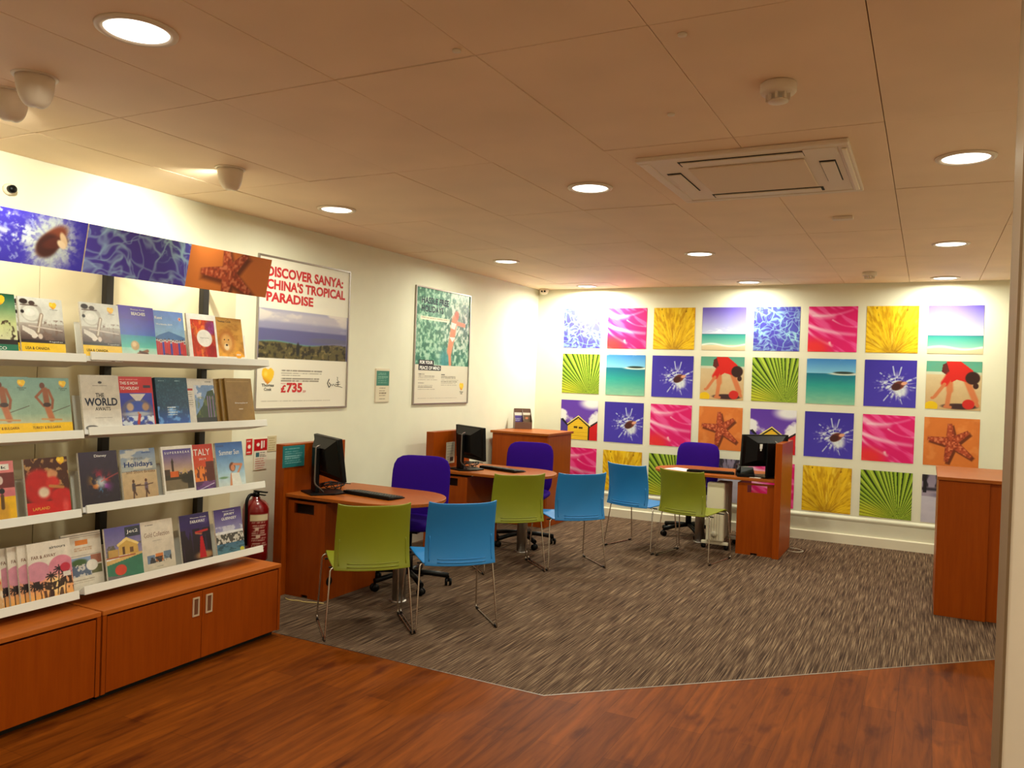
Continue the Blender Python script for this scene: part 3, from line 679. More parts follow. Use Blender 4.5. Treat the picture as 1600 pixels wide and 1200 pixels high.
# ------------------------------------------------------------------ brochure rack
XP = .36      # front of the back panel
t = thing('display_rack', (.3, 2.48, 0), 'tall beige rack back with dark posts behind the brochure shelves', 'rack')
for (y0, y1) in ((1.31, 2.452), (2.456, 3.72)):
    MB().box(XP-.03, XP, y0, y1, .44, 2.08).build('back_panel', M_PANEL, t, world=True)
for y in (2.81, 3.45, 2.02, 1.45):
    MB().box(XP+.001, XP+.04, y-.022, y+.022, .44, 2.12).build('post', M_POST, t, world=True, bevel=.003)
for y in (2.83, 3.46, 2.02):
    MB().box(XP+.02, .64, y-.01, y+.01, 2.085, 2.115).build('banner_arm', M_POST, t, world=True)
MB().box(.02, XP-.03, 2.40, 2.46, .44, 2.0).build('wall_spacer', M_POST, t, world=True)
MB().box(.02, XP-.03, 3.60, 3.66, .44, 1.9).build('wall_spacer', M_PANEL, t, world=True)

TILT = math.radians(11); ct, st_ = math.cos(TILT), math.sin(TILT)
SH = [(1.607, 'top'), (1.247, 'second'), (.874, 'third'), (.485, 'bottom')]
XL = .735
def tray_point(z0, d): return XL-.006-d*ct, z0+.006-d*st_       # point on the tray floor, d behind the lip
def shelf(y0, y1, z0, label):
    t = thing('brochure_shelf', (XL-.1, (y0+y1)/2, z0-.03), label, 'shelf', 'white brochure shelves')
    n = (st_, ct)  # lip direction, perpendicular to the tray
    def P(d, hgt): return (XL-.004-d*ct-hgt*st_, z0+.004-d*st_+hgt*ct)
    MB().extr([P(-.004, -.004), P(-.004, .036), P(.002, .036), P(.002, -.004)], y0, y1, 'y').build('lip', M_WHITE, t, world=True, bevel=.0015)
    MB().extr([P(.002, -.004), P(.002, 0), P(.148, 0), P(.148, -.004)], y0, y1, 'y').build('tray', M_WHITE, t, world=True)
    MB().extr([P(.142, 0), P(.142, .21), P(.147, .21), P(.147, 0)], y0+.03, y1-.03, 'y').build('back_plate', M_WHITE, t, world=True)
    for y in (y0+.3, y1-.22):
        yy = 2.83 if y < 3 and y > 2.5 else y
    for y in [p for p in (1.45, 2.02, 2.83, 3.46) if y0 < p < y1]:
        q = P(.149, -.002); MB().extr([(q[0], q[1]), (q[0], q[1]+.05), (XP+.041, z0+.05), (XP+.041, z0-.035)], y-.006, y+.006, 'y').build('bracket', M_POST, t, world=True)
    for y in (y0, y1-.003):
        a, b_, c = P(.002, -.004), P(.002, .034), P(.12, -.004)
        MB().extr([a, b_, P(.03, .02), c], y, y+.003, 'y').build('end_plate', M_WHITE, t, world=True)
    return t
for z0, nm in SH:
    shelf(2.480, 3.642, z0, 'white metal brochure shelf, %s level of the right bay' % nm)
    shelf(1.310, 2.455, z0-.012, 'white metal brochure shelf, %s level of the left bay' % nm)

# banners above the rack
def banner_dive(A):
    A.fill((66, 54, 178)); a = A.a; cx, cy = .86, .5
    dx = A.x-cx; dy = (A.y-cy)*a; an = np.arctan2(dy, dx); r = np.hypot(dx, dy); tx = .55*fbm(an*9, r*22, 4, 3)+.5*fbm(A.x*110, A.y*a*110, 9, 3)
    A.put(ss(.52, .62, fbm(A.x*70+A.y*8, A.y*a*60, 2, 3))*.7*(1-ss(.9, .95, A.x)), (160, 170, 226))
    A.put((1-ss(.06, .15, r))*ss(.36, .56, tx)*.9, (196, 206, 206)); A.put((1-ss(.0, .045, np.abs(A.y*a-.20+.75*(A.x-.66))))*ss(.38, .55, tx)*.95*(A.x < .84), (220, 226, 230)); A.put(np.maximum(1-ss(0, .02, np.abs(dy+.01)), 1-ss(0, .02, np.abs(dy+.25*dx+.03)))*(A.x < .82)*ss(.38, .52, tx)*.85, (220, 226, 230))
    A.put(A.em(.86, .45, .075, .10, .5)*.75, (206, 214, 206)); A.ell(.865, .53, .036, .075, (132, 66, 48), .25, -.7); A.ell(.85, .42, .04, .05, (70, 36, 34), .25, -.6); A.ell(.88, .5, .02, .05, (92, 44, 38), .3, -1.2)
    A.ell(.91, .58, .012, .03, (226, 190, 150), .25, .5); A.ell(.904, .48, .012, .022, (236, 206, 170), .25, .9)
def banner_mix(A):
    k = A.x < .5
    A2 = Art(A.nx, A.ny, A.a); a_water(A2, 14, (80, 62, 170), (176, 220, 236)); A3 = Art(A.nx, A.ny, A.a); a_star(A3, .735, .46, .165, .30)
    A3.put(A3.em(.88, .3, .05, .09, .8)*.0, (0, 0, 0))
    A.c = np.where(k[..., None], A2.c, A3.c)
def banner(y0, y1, painter, label, nx):
    W = y1-y0; t = thing('banner', (.662, (y0+y1)/2, 2.025), label, 'banner', 'picture banners over the brochure rack', PI/2); t.rotation_euler = (math.radians(11), 0, PI/2)
    MB().box(-W/2, W/2, 0, .012, 0, .232).build('board', M_FIT, t); sheet('banner_print', W, .232, painter, nx, 66, M_BANNER, t, -.001)
banner(2.468, 3.665, banner_mix, 'long picture banner of pool water and a starfish, right half', 300)
banner(1.27, 2.462, banner_dive, 'picture banner of a diver splashing in blue water, cut at left', 300)

# low wooden cabinets under the rack
def cabinet(y0, y1, label):
    t = thing('low_cabinet', (.62, (y0+y1)/2, 0), label, 'cabinet', 'low wooden cabinets under the rack')
    xb, xf = .37, .872; b = MB()
    b.box(xb, xf, y0, y0+.02, .035, .408); b.box(xb, xf, y1-.02, y1, .035, .408); b.box(xb, xb+.015, y0+.02, y1-.02, .035, .408); b.box(xb, xf-.03, y0+.02, y1-.02, .035, .055)
    b.build('carcass', M_BEECH, t, world=True)
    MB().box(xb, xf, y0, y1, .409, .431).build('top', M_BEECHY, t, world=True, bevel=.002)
    MB().box(xb+.02, xf-.05, y0+.01, y1-.01, 0, .035).build('plinth', M_BLACKM, t, world=True)
    ym = (y0+y1)/2
    for s, (a, c) in ((1, (y0+.024, ym-.0015)), (-1, (ym+.0015, y1-.024))):
        d = MB().box(xf-.022, xf-.002, a, c, .038, .399).build('door', M_BEECH, t, world=True, bevel=.0015)
        yc = c-.042 if s == 1 else a+.042
        q = MB(); z0, z1, hw = .272, .372, .021
        q.box(xf-.003, xf+.004, yc-hw, yc-hw+.007, z0, z1); q.box(xf-.003, xf+.004, yc+hw-.007, yc+hw, z0, z1); q.box(xf-.003, xf+.004, yc-hw+.007, yc+hw-.007, z0, z0+.008); q.box(xf-.003, xf+.004, yc-hw+.007, yc+hw-.007, z1-.008, z1)
        q.box(xf-.0025, xf-.001, yc-hw+.007, yc+hw-.007, z0+.008, z1-.008, 1)
        q.build('handle', [mat('cream_metal', (222, 198, 168), .35, metal=.3), mat('handle_recess', (112, 62, 32), .6)], d, world=True)
cabinet(2.480, 3.650, 'low cherry wood cabinet with two pale handles, nearer the desks')
cabinet(1.300, 2.470, 'low cherry wood cabinet at the left picture edge')

# ---- brochures
def c_mexico(A):
    A.vg(.5, 1, (206, 214, 150), (16, 84, 58)); A.vg(0, .5, (236, 230, 206), (206, 214, 150)); A.put(ss(.55, .66, fbm(A.x*14, A.y*14, 3))*(A.y < .55), (70, 50, 34)); A.rect(0, 1, .13, .22, (40, 30, 26)); A.rect(0, 1, 0, .14, (34, 118, 88)); A.heart(.68, .88, .1)
def c_usa(A):
    A.fill((216, 214, 206)); A.vg(.2, .55, (60, 34, 30), (190, 180, 170)); A.put(ss(.5, .66, fbm(A.x*16, A.y*14, 5))*(A.y < .62)*(A.x > .4)*.8, (120, 92, 80)); A.ell(.28, .74, .24, .22, (186, 180, 170), .08); A.ell(.26, .72, .19, .17, (222, 220, 210), .1)
    A.ell(.12, .92, .09, .06, (50, 36, 32), .15); A.ell(.3, .9, .07, .05, (70, 52, 46), .15); A.ell(.24, .73, .12, .08, (236, 232, 224)); A.ell(.08, .74, .04, .04, (40, 30, 30)); A.line(.05, .86, .42, .86, .012, (90, 66, 56)); A.line(.5, .7, .38, .36, .045, (150, 128, 110)); A.line(.5, .7, .4, .4, .02, (226, 214, 198))
    A.poly([(.05, .5), (.3, .42), (.4, .32), (.3, .3), (.05, .42)], (228, 220, 210)); A.line(.2, .5, .95, .44, .015, (210, 196, 186)); A.ell(.3, .32, .06, .05, (226, 214, 204)); A.ell(.44, .32, .05, .06, (214, 196, 184)); A.rect(0, 1, .2, .26, (34, 20, 20)); A.rect(0, 1, 0, .2, (250, 202, 12)); A.heart(.78, .88, .075)
def c_beaches(A):
    A.vg(.74, 1, (66, 24, 170), (70, 26, 176)); A.vg(.42, .74, (30, 90, 200), (58, 30, 176)); A.vg(.18, .42, (90, 206, 186), (10, 140, 170)); A.vg(0, .18, (230, 236, 220), (150, 220, 200)); A.ell(.38, .22, .12, .12, (206, 168, 110), .15); A.ell(.36, .24, .06, .06, (236, 206, 150), .4); A.line(.45, .05, .72, .12, .04, (150, 90, 50)); A.line(.5, .1, .72, .06, .03, (90, 46, 30)); A.ell(.45, .03, .25, .03, (90, 80, 80), .5)
def c_world19(A):
    A.vg(.45, 1, (150, 196, 226), (110, 140, 214)); A.poly([(0, .42), (.2, .5), (.5, .58), (.75, .52), (1, .46), (1, .35), (0, .35)], (84, 126, 184)); A.rect(0, 1, 0, .4, (214, 206, 206))
    for k in range(16):
        x = .04+k*.062; h = .3+.06*_h(k, 1, 2); A.line(x, .07, x, h, .032, (206, 44, 50) if k % 4 else (60, 60, 170)); A.ell(x, h+.06, .018, .022, (60, 34, 30))
    A.ell(.88, .85, .05, .05, (230, 180, 160)); A.ell(.88, .85, .025, .03, (214, 90, 60)); A.put(ss(.5, .6, fbm(A.x*8, A.y*22, 4))*(A.y < .12)*.7, (90, 70, 90))
def c_red(A):
    A.fill((242, 238, 232)); k = A.rm(.12, .93, .05, .88); A.put(k, (214, 66, 34)); n = fbm(A.x*7, A.y*7, 6); A.put(k*ss(.48, .55, n), (236, 120, 50)); A.put(k*A.em(.8, .72, .2, .2, .3), (150, 60, 130)); A.put(k*A.em(.8, .2, .25, .2, .4), (178, 24, 30)); A.put(k*ss(.55, .5, fbm(A.x*16, A.y*10, 2))*.25, (110, 20, 10)); A.ell(.55, .48, .26, .24, (244, 240, 234), .06)
def c_lion(A):
    A.vg(.12, 1, (236, 168, 60), (186, 136, 66)); A.rect(0, 1, 0, .12, (236, 232, 222)); A.put(ss(.4, .7, fbm(A.x*4, A.y*9, 3))*.5*(A.y > .12), (150, 90, 30)); A.ell(.38, .46, .27, .32, (190, 116, 50), .4); A.ell(.38, .44, .2, .24, (226, 170, 96), .3); A.ell(.36, .34, .09, .1, (240, 214, 170), .3); A.ell(.37, .38, .04, .03, (60, 30, 20)); A.ell(.3, .5, .025, .02, (40, 24, 16)); A.ell(.45, .5, .025, .02, (40, 24, 16)); A.ell(.78, .17, .12, .11, (246, 168, 40), .1)
def c_turkey(A):
    A.vg(.3, 1, (150, 176, 150), (126, 160, 150)); A.vg(.2, .36, (196, 196, 160), (150, 176, 150)); sk = (150, 84, 50); A.line(.52, .38, .98, .5, .008, (90, 80, 70))
    A.line(.42, .78, .44, .55, .07, sk); A.line(.44, .5, .52, .28, .075, (186, 108, 66)); A.ell(.36, .86, .06, .07, (110, 56, 36)); A.line(.38, .8, .2, .66, .03, sk); A.line(.2, .66, .36, .5, .028, sk); A.line(.5, .78, .58, .6, .032, sk); A.line(.58, .6, .55, .46, .03, sk); A.ell(.44, .52, .09, .05, (60, 34, 30)); A.line(.3, .27, .75, .25, .02, (206, 150, 90))
    A.rect(0, 1, 0, .2, (248, 196, 18)); A.heart(.84, .89, .075)
def c_world(A):
    A.vg(0, .35, (238, 236, 230), (214, 204, 190)); A.vg(.35, 1, (206, 194, 178), (198, 186, 170)); A.ell(.5, .86, .05, .03, (50, 40, 40)); A.lines(.3, .75, (.8,), (110, 100, 92), .006); A.lines(.3, .85, (.2,), (150, 140, 130), .005); A.ell(.2, .02, .16, .06, (110, 108, 108), .1); A.ell(.2, .0, .1, .05, (190, 186, 182), .2)
def c_holiday(A):
    A.fill((196, 24, 30)); k = A.rm(.04, .96, .02, .68); A.put(k, (54, 64, 168)); A.put(k*A.em(.5, .3, .46, .34, .08), (96, 92, 130)); A.put(k*A.em(.5, .28, .34, .3, .1), (60, 84, 176)); A.put(A.pm([(.3, .66), (.78, .66), (.6, .52), (.48, .52)])*k, (214, 204, 196)); A.put(k*A.em(.3, .4, .1, .1, .3), (196, 166, 140)); A.put(k*A.em(.74, .4, .1, .1, .3), (180, 140, 110)); A.put(k*A.em(.5, .26, .4, .06, .5)*.8, (206, 206, 200))
    A.put(k*(A.y < .22)*ss(.4, .55, fbm(A.x*7, A.y*12, 4)), (220, 228, 240)); A.line(.5, .08, .55, .24, .04, (196, 60, 50)); A.ell(.52, .28, .03, .03, (200, 140, 100)); A.rect(.72, .94, .78, .83, (60, 40, 60)); A.lines(.06, .7, (.94,), (230, 160, 150), .006)
def c_teal(A):
    A.vg(.35, 1, (26, 62, 96), (20, 66, 84)); A.vg(0, .4, (40, 90, 190), (26, 62, 96)); A.put(ss(.5, .62, fbm(A.x*30, A.y*30, 4))*.4*(A.y > .3), (66, 120, 140)); A.put(ss(.48, .66, fbm(A.x*5, A.y*7, 8))*(A.y < .4)*.9, (110, 170, 236)); A.lines(.3, .62, (.38, .33, .28, .23), (220, 228, 236), .012); A.lines(.1, .3, (.93,), (150, 180, 190), .01); A.lines(.6, .8, (.93,), (150, 180, 190), .01)
def c_wf(A):
    A.fill((226, 218, 208)); k = A.rm(.3, 1, .03, .86); A.put(k, (120, 150, 196)); A.put(k*ss(.5, .6, fbm(A.x*6, A.y*8, 3)), (214, 218, 230)); A.put(k*A.pm([(.3, .2), (.55, .42), (.75, .72), (.95, .76), (1, .6), (1, 0), (.3, 0)]), (56, 74, 44)); A.put(k*ss(.45, .6, fbm(A.x*14, A.y*8, 6))*(A.y < .6)*.6, (120, 130, 60))
    for x in (.72, .8, .9): A.put(k*A.rm(x, x+.035, .1, .62), (140, 110, 160))
    A.put(k*(A.y < .16), (34, 34, 40)); A.rect(0, .26, .74, .79, (190, 40, 34)); A.lines(.03, .26, tuple(np.linspace(.4, .7, 8)), (150, 140, 130), .008); A.lines(.7, .95, (.93,), (110, 100, 96), .008)
def c_gold(A): A.vg(0, 1, (146, 108, 44), (160, 124, 62)); A.put(fbm(A.x*3, A.y*3, 2)*.2, (120, 86, 34)); A.rect(.06, .9, .925, .93, (196, 160, 96)); A.lines(.42, .62, (.3,), (226, 214, 190), .008)
def c_bottle(A):
    A.fill((216, 120, 120)); A.rect(0, .5, .5, .75, (120, 50, 50)); A.rect(.5, 1, .25, .5, (206, 110, 120)); A.rect(.45, 1, 0, .4, (234, 178, 20)); A.rect(0, .45, .15, .4, (190, 120, 120)); A.ell(.25, .36, .2, .09, (60, 130, 150)); A.line(.72, .06, .72, .22, .13, (206, 150, 40)); A.line(.72, .22, .72, .42, .04, (90, 60, 30)); A.rect(.1, .9, .85, .95, (230, 224, 214)); A.rect(.5, 1, .55, .8, (110, 40, 40)); A.ell(.7, .68, .06, .09, (214, 190, 180)); A.ell(.72, .5, .06, .06, (30, 30, 40))
def c_xmas(A):
    A.fill((74, 34, 24)); A.put(ss(.5, .64, fbm(A.x*14, A.y*14, 3))*(A.y > .5)*.8, (206, 160, 96)); A.vg(0, .24, (196, 20, 24), (206, 26, 28)); A.ell(.3, .5, .34, .4, (186, 22, 26), .2); A.ell(.8, .3, .26, .2, (196, 26, 30), .2); A.put(A.em(.88, .12, .07, .16, .6)*.5, (236, 120, 110)); A.ell(.62, .7, .12, .11, (206, 140, 96), .3); A.ell(.62, .56, .16, .13, (206, 44, 40), .3); A.ell(.4, .4, .13, .12, (220, 196, 170), .4); A.line(.55, .5, .85, .46, .035, (186, 120, 60)); A.heart(.84, .93, .08)
def c_cast(A):
    A.vg(0, 1, (40, 30, 44), (58, 48, 70)); dx = A.x-.52; dy = (A.y-.42)*A.a; an = np.arctan2(dy, dx); r = np.hypot(dx, dy)
    for q, col in ((2.8, (236, 170, 50)), (1.8, (190, 40, 70)), (.5, (200, 44, 50)), (-.6, (150, 60, 160)), (-1.6, (70, 150, 210)), (-2.6, (226, 130, 50))):
        A.put((1-ss(.1, .75, np.abs(np.angle(np.exp(1j*(an-q))))))*(1-ss(.1, .42, r))*ss(.35, .55, fbm(A.x*12, A.y*14, 5))*.95, col)
    A.put((1-ss(.02, .2, r))*.8, (216, 230, 236)); A.put((1-ss(0, .03, np.abs(dy-.35*dx-.02)))*(dx > 0)*.6, (226, 90, 80))
def c_city(A):
    A.vg(.55, 1, (176, 178, 170), (120, 140, 176)); A.put(ss(.45, .6, fbm(A.x*4, A.y*8, 4))*(A.y > .6)*.8, (214, 206, 190)); A.vg(0, .56, (190, 156, 116), (206, 180, 142)); A.line(0, .56, 1, .58, .008, (120, 124, 130))
    for x, c in ((.3, (70, 60, 70)), (.66, (110, 90, 110))): A.line(x, .3, x, .2, .05, c); A.ell(x, .37, .035, .04, (90, 56, 40)); A.line(x, .2, x-.02, .04, .022, (90, 60, 50)); A.line(x, .2, x+.06, .1, .022, (90, 60, 50)); A.line(x, .28, x+.2, .3, .012, (90, 60, 50))
    A.line(.3, .28, .66, .27, .012, (90, 60, 50)); A.lines(.6, .92, (.92,), (70, 90, 140), .012)
def c_london(A):
    A.fill((232, 224, 214)); k = A.rm(.05, .95, .09, .93); A.put(k, (120, 104, 150)); A.vg(.45, .93, (206, 170, 130), (84, 70, 150), .05, .95); A.put(k*(1-ss(.44, .46, A.y-.02*np.sin(A.x*30))), (56, 46, 34)); A.put(k*(A.y < .3)*(A.x < .75), (120, 104, 80)); A.rect(.28, .35, .4, .66, (60, 40, 30)); A.poly([(.27, .66), (.36, .66), (.315, .76)], (60, 42, 30)); A.rect(.22, .48, .36, .48, (214, 96, 30)); A.rect(.05, .22, .4, .52, (70, 50, 40)); A.put(k*A.em(.8, .3, .25, .12, .2)*.9, (40, 34, 28)); A.put(k*ss(.5, .6, fbm(A.x*16, A.y*16, 3))*(A.x > .5)*(np.abs(A.y-.46) < .06), (190, 160, 110))
def c_italy(A):
    A.vg(.3, 1, (216, 90, 40), (206, 50, 36)); A.vg(0, .3, (70, 40, 110), (96, 50, 70)); k = (A.y > .2)&(A.y < .45+.1*vn(A.x*9, A.y*0, 3)); A.put(k*.95, (110, 48, 34)); A.put(k*ss(.45, .55, vn(A.x*22, A.y*12, 4)), (236, 130, 50)); A.rect(.72, 1, .2, .62, (96, 40, 34)); A.put((A.y < .2)*ss(.4, .6, fbm(A.x*6, A.y*20, 3))*.6, (150, 90, 160)); A.line(.4, .02, .95, .14, .012, (206, 190, 220))
def c_girl(A):
    A.vg(.3, 1, (170, 206, 226), (46, 96, 176)); A.vg(0, .32, (214, 222, 218), (170, 206, 226)); sk = (216, 140, 100); A.ell(.55, .44, .11, .13, (110, 56, 40), .2); A.ell(.56, .42, .075, .09, sk, .2); A.line(.6, .5, .9, .48, .035, sk); A.line(.9, .48, .74, .3, .035, sk); A.line(.5, .28, .44, .0, .045, sk); A.poly([(.5, .3), (.78, .3), (.86, 0), (.5, 0)], (236, 234, 226)); A.ell(.2, .22, .15, .03, (110, 150, 110), .5); A.rect(.04, .3, .9, .94, (60, 90, 150))
def c_edge(A): A.fill((226, 214, 196)); A.put(ss(.4, .6, fbm(A.x*5, A.y*7, 3))*(A.y < .6), (206, 160, 110)); A.ell(.9, .45, .08, .06, (200, 40, 40)); A.rect(0, 1, .75, .78, (60, 90, 130))
def c_far(A):
    A.fill((226, 214, 200)); A.vg(0, .55, (246, 176, 90), (206, 130, 140)); A.ell(.2, .5, .28, .22, (206, 136, 156), .05); A.ell(.75, .52, .3, .26, (214, 130, 150), .05); A.put((A.y > .62)*.0, (0, 0, 0)); A.ell(.62, .22, .2, .2, (255, 220, 150), .8); A.put(ss(.42, .5, fbm(A.x*16, A.y*10, 4))*(np.abs(A.y-.24-.03*np.sin(A.x*9)) < .07)*.9, (40, 22, 22)); A.put((A.y < .16)*ss(.5, .6, vn(A.x*18, A.y*3, 5))*.8, (60, 30, 26))
    for x0, y0, x1, y1 in ((.45, .02, .5, .4), (.62, .05, .7, .5), (.8, .02, .84, .4), (.25, .02, .22, .26), (.1, .0, .1, .28)):
        A.line(x0, y0, x1, y1, .012, (50, 26, 26))
        for q in range(9):
            an = q*2*PI/9+.3; A.line(x1, y1, x1+.13*math.cos(an), y1+.075*math.sin(an)-.02, .014, (34, 18, 26))
    A.ell(.84, .5, .12, .1, (196, 44, 70), .1); A.rect(.78, .96, .34, .42, (226, 216, 206)); A.ell(.5, .08, .04, .1, (60, 30, 30))
def c_orange(A):
    A.fill((222, 210, 194)); A.rect(.33, .65, .78, .87, (226, 130, 50)); A.rect(0, 1, .955, .965, (60, 50, 50)); A.rect(0, 1, .925, .93, (150, 136, 126)); A.rect(0, .97, .58, .585, (150, 136, 126)); k = A.rm(.02, .7, .2, .55); A.put(k, (92, 104, 130)); A.put(k*(A.y > .44), (140, 160, 196)); A.put(k*A.em(.4, .46, .2, .08, .3), (70, 96, 56)); A.put(k*ss(.5, .58, fbm(A.x*16, A.y*18, 3))*(A.y < .42), (206, 200, 196)); A.rect(.7, .97, .4, .57, (170, 110, 90)); A.rect(.7, .97, .22, .38, (110, 110, 76)); A.ell(.72, .38, .15, .13, (232, 226, 216), .06); A.lines(.3, .85, (.72, .68), (196, 160, 130), .012); A.lines(.1, .9, (.14, .1), (170, 150, 130), .006)
def c_villa(A):
    A.vg(.45, 1, (150, 140, 170), (92, 84, 150)); A.put(ss(.45, .6, fbm(A.x*10, A.y*10, 3))*(A.y < .66)*(A.y > .42)*.8, (90, 84, 56)); A.poly([(.35, .45), (.35, .66), (.58, .74), (.88, .64), (.9, .44)], (206, 164, 84)); A.poly([(.3, .66), (.58, .78), (.92, .64), (.9, .6), (.58, .72), (.33, .62)], (236, 206, 130)); A.rect(.06, .34, .44, .58, (190, 150, 84)); A.rect(.45, .52, .46, .6, (90, 60, 40)); A.rect(.65, .75, .48, .58, (110, 76, 50)); A.poly([(0, .38), (1, .46), (1, .42), (0, .3)], (214, 176, 110)); A.poly([(0, .3), (1, .42), (1, 0), (0, .1)], (60, 120, 96)); A.rect(0, .8, .41, .44, (170, 90, 60)); A.poly([(0, .1), (1, .0), (0, 0)], (120, 110, 110)); A.rect(.55, .98, .78, .97, (52, 56, 70)); A.ell(.36, .18, .16, .13, (206, 70, 52), .06)
def c_goldcol(A):
    A.fill((222, 210, 192)); A.vg(0, 1, (206, 192, 172), (226, 214, 198)); A.rect(.15, .38, .16, .32, (110, 130, 160)); A.rect(.4, .63, .18, .34, (206, 120, 60)); A.rect(.65, .88, .2, .36, (110, 130, 150)); A.put(A.rm(.15, .88, .16, .28)*ss(.45, .6, fbm(A.x*14, A.y*14, 3)), (60, 56, 60)); A.lines(.16, .45, (.92,), (110, 100, 96), .008); A.lines(.35, .7, (.6,), (150, 136, 126), .006); A.lines(.42, .65, (.08,), (110, 100, 96), .006)
def c_faraway(A):
    A.vg(.6, 1, (54, 34, 90), (44, 24, 100)); A.vg(0, .6, (50, 30, 36), (54, 34, 90)); f = vn(A.x*16, A.y*.8, 4); A.put((f > .5)*(A.y < .68)*.7, (30, 18, 24)); A.put(A.em(.75, .1, .3, .1, .5)*.8, (206, 150, 90)); A.poly([(.56, .05), (.64, .5), (.72, .5), (.8, .05)], (190, 20, 36)); A.ell(.68, .57, .045, .045, (130, 50, 36)); A.line(.5, .6, .9, .62, .03, (190, 40, 40)); A.line(.68, .55, .5, .58, .02, (180, 100, 70)); A.put(A.em(.8, .85, .15, .1, .7)*.4, (130, 110, 180))
def c_jersey(A):
    A.vg(.5, 1, (150, 150, 190), (58, 34, 110)); A.put(ss(.4, .6, fbm(A.x*5, A.y*9, 4))*(A.y > .42)*(A.y < .62)*.7, (226, 226, 232)); A.vg(0, .26, (90, 130, 140), (70, 110, 140)); k = (A.y > .24)&(A.y < .45); A.put(k*.9, (60, 56, 50)); A.put(k*ss(.5, .58, vn(A.x*26, A.y*24, 3)), (206, 200, 190)); A.put((A.y < .24)*ss(.55, .65, fbm(A.x*8, A.y*30, 3))*.6, (40, 60, 70)); A.ell(.9, .06, .08, .06, (206, 190, 60))

GROUPS = 'travel brochures on the rack'
PROTO = {}
BW, BH = .205, .286
def brochure(key, row, yc, d, painter, texts, label, th=.012, pages=None, dy=0.0, tilt=0.0, low=0.0):
    """yc: centre along the wall; d: distance of the back of the booklet behind the lip"""
    x, z = tray_point(SH[row][0]-(.012 if yc < 2.46 else 0), d)
    loc = (x, yc+dy, z+.001-low); rot = (-TILT-tilt, 0, PI/2)
    if key in PROTO:
        src = PROTO[key]; o = src.copy(); COL.objects.link(o)
        for ch in src.children:
            c = ch.copy(); COL.objects.link(c); c.parent = o
    else:
        o = MB().box(-BW/2, BW/2, 0, th, 0, BH).build('travel_brochure', pages or M_PAPER)
        def raised(A):
            A.y = (A.y-.085)/.915; A.a *= .915; painter(A)
            n = fbm(A.x*9, A.y*12, 17, 4)+.25*vn(A.x*60, A.y*70, 23)
            A.c = np.clip(A.c*(.93+.13*n)[..., None], 0, 1)
        sheet('cover', BW, BH, raised, 88, 120, M_GLOSS, o, -.0006)
        if texts: lettering([tt[:3]+(.085+.915*tt[3], .085+.915*tt[4])+tt[5:] for tt in texts], BW, BH, o, -.0012)
        PROTO[key] = o
    o.location = loc; o.rotation_euler = rot
    return tag(o, label, 'brochure', GROUPS)
TH = .02
W_ = 'white'
T_usa = [('USA & CANADA', .08, .62, .085, .135, 'black', .01), ('Thomas', .7, .88, .80, .82, 'black'), ('Together', .62, .95, .215, .245, W_)]
brochure('mexico', 0, 2.040, .002, c_mexico, [('MEXICO', .3, .75, .05, .1, W_, .01)], 'green brochure with a yellow heart at the left edge of the top shelf')
for k in range(4):
    brochure('usa', 0, 2.268-.018*(3-k), .016+.014*(3-k)-.016*(k == 9), c_usa, T_usa, 'coin viewer brochure, %s in the left stack on the top shelf' % ('rearmost', 'second from the back', 'third from the back', 'frontmost')[k], .010)
brochure('usa', 0, 2.552, .002, c_usa, T_usa, 'yellow and brown coin viewer brochure leaning across the gap on the top shelf', .010, low=.012)
brochure('beaches', 0, 2.777, .03, c_beaches, [('BEACHES', .35, .75, .82, .885, W_, .03), ('Thomas Cook', .33, .75, .92, .945, W_, .02)], 'purple and turquoise brochure with a ball on a beach, top shelf', .035, mat('purple_spine', (62, 50, 130), .5))
brochure('world19', 0, 2.992, .06, c_world19, [('Worldwide 2019', .12, .62, .70, .735, W_, .01), ('Kuoni', .1, .32, .82, .88, W_, .03)], 'pale blue brochure with a crowd of red robed people, top shelf')
brochure('red', 0, 3.210, .05, c_red, [('Simply Curious', .40, .70, .47, .50, 'grey')], 'white brochure with red picture and white disc, top shelf')
brochure('lion', 0, 3.424, .07, c_lion, [('Thomas Cook', .1, .6, .89, .935, 'black', .01), ('NEW', .70, .86, .15, .19, W_, .02)], 'golden brochure with a lion face, right end of the top shelf')
T_tk = [('TURKEY & BULGARIA', .07, .72, .10, .145, 'brown', .01), ('Thomas', .74, .94, .80, .825, 'black'), ('Cook', .78, .9, .77, .795, 'black')]
brochure('turkey', 1, 2.122, .018, c_turkey, T_tk, 'brochure of a bather with yellow band, left one of the pair on the second shelf')
brochure('turkey', 1, 2.325, .034, c_turkey, T_tk, 'brochure of a bather with yellow band, right one of the pair on the second shelf')
brochure('world', 1, 2.564, .002, c_world, [('THE', .36, .58, .58, .66, 'black', .02), ('WORLD', .07, .92, .42, .57, 'navy', .03), ('AWAITS', .32, .72, .33, .40, 'black', .015)], 'cream brochure with big dark lettering across the gap on the second shelf')
brochure('holiday', 1, 2.782, .03, c_holiday, [('THIS IS HOW', .07, .58, .84, .90, W_, .01), ('TO HOLIDAY', .07, .60, .74, .80, W_, .01)], 'red topped brochure with a blue water slide picture, second shelf')
brochure('teal', 1, 3.014, .04, c_teal, [], 'dark teal brochure with starry blue foot, second shelf', .03, mat('teal_spine', (18, 44, 66), .5))
brochure('waterfall', 1, 3.218, .06, c_wf, [], 'white brochure with a green cliff and waterfalls, second shelf')
for k in range(3):
    brochure('gold', 1, 3.478-.027*(2-k), .028+.015*(2-k), c_gold, [('Disneyland', .3, .76, .42, .455, W_, .01)], 'plain gold brochure, ' + ('front', 'middle', 'rear')[2-k] + ' one of the three at the end of the second shelf', .012, mat('gold_card', (140, 104, 50), .45))
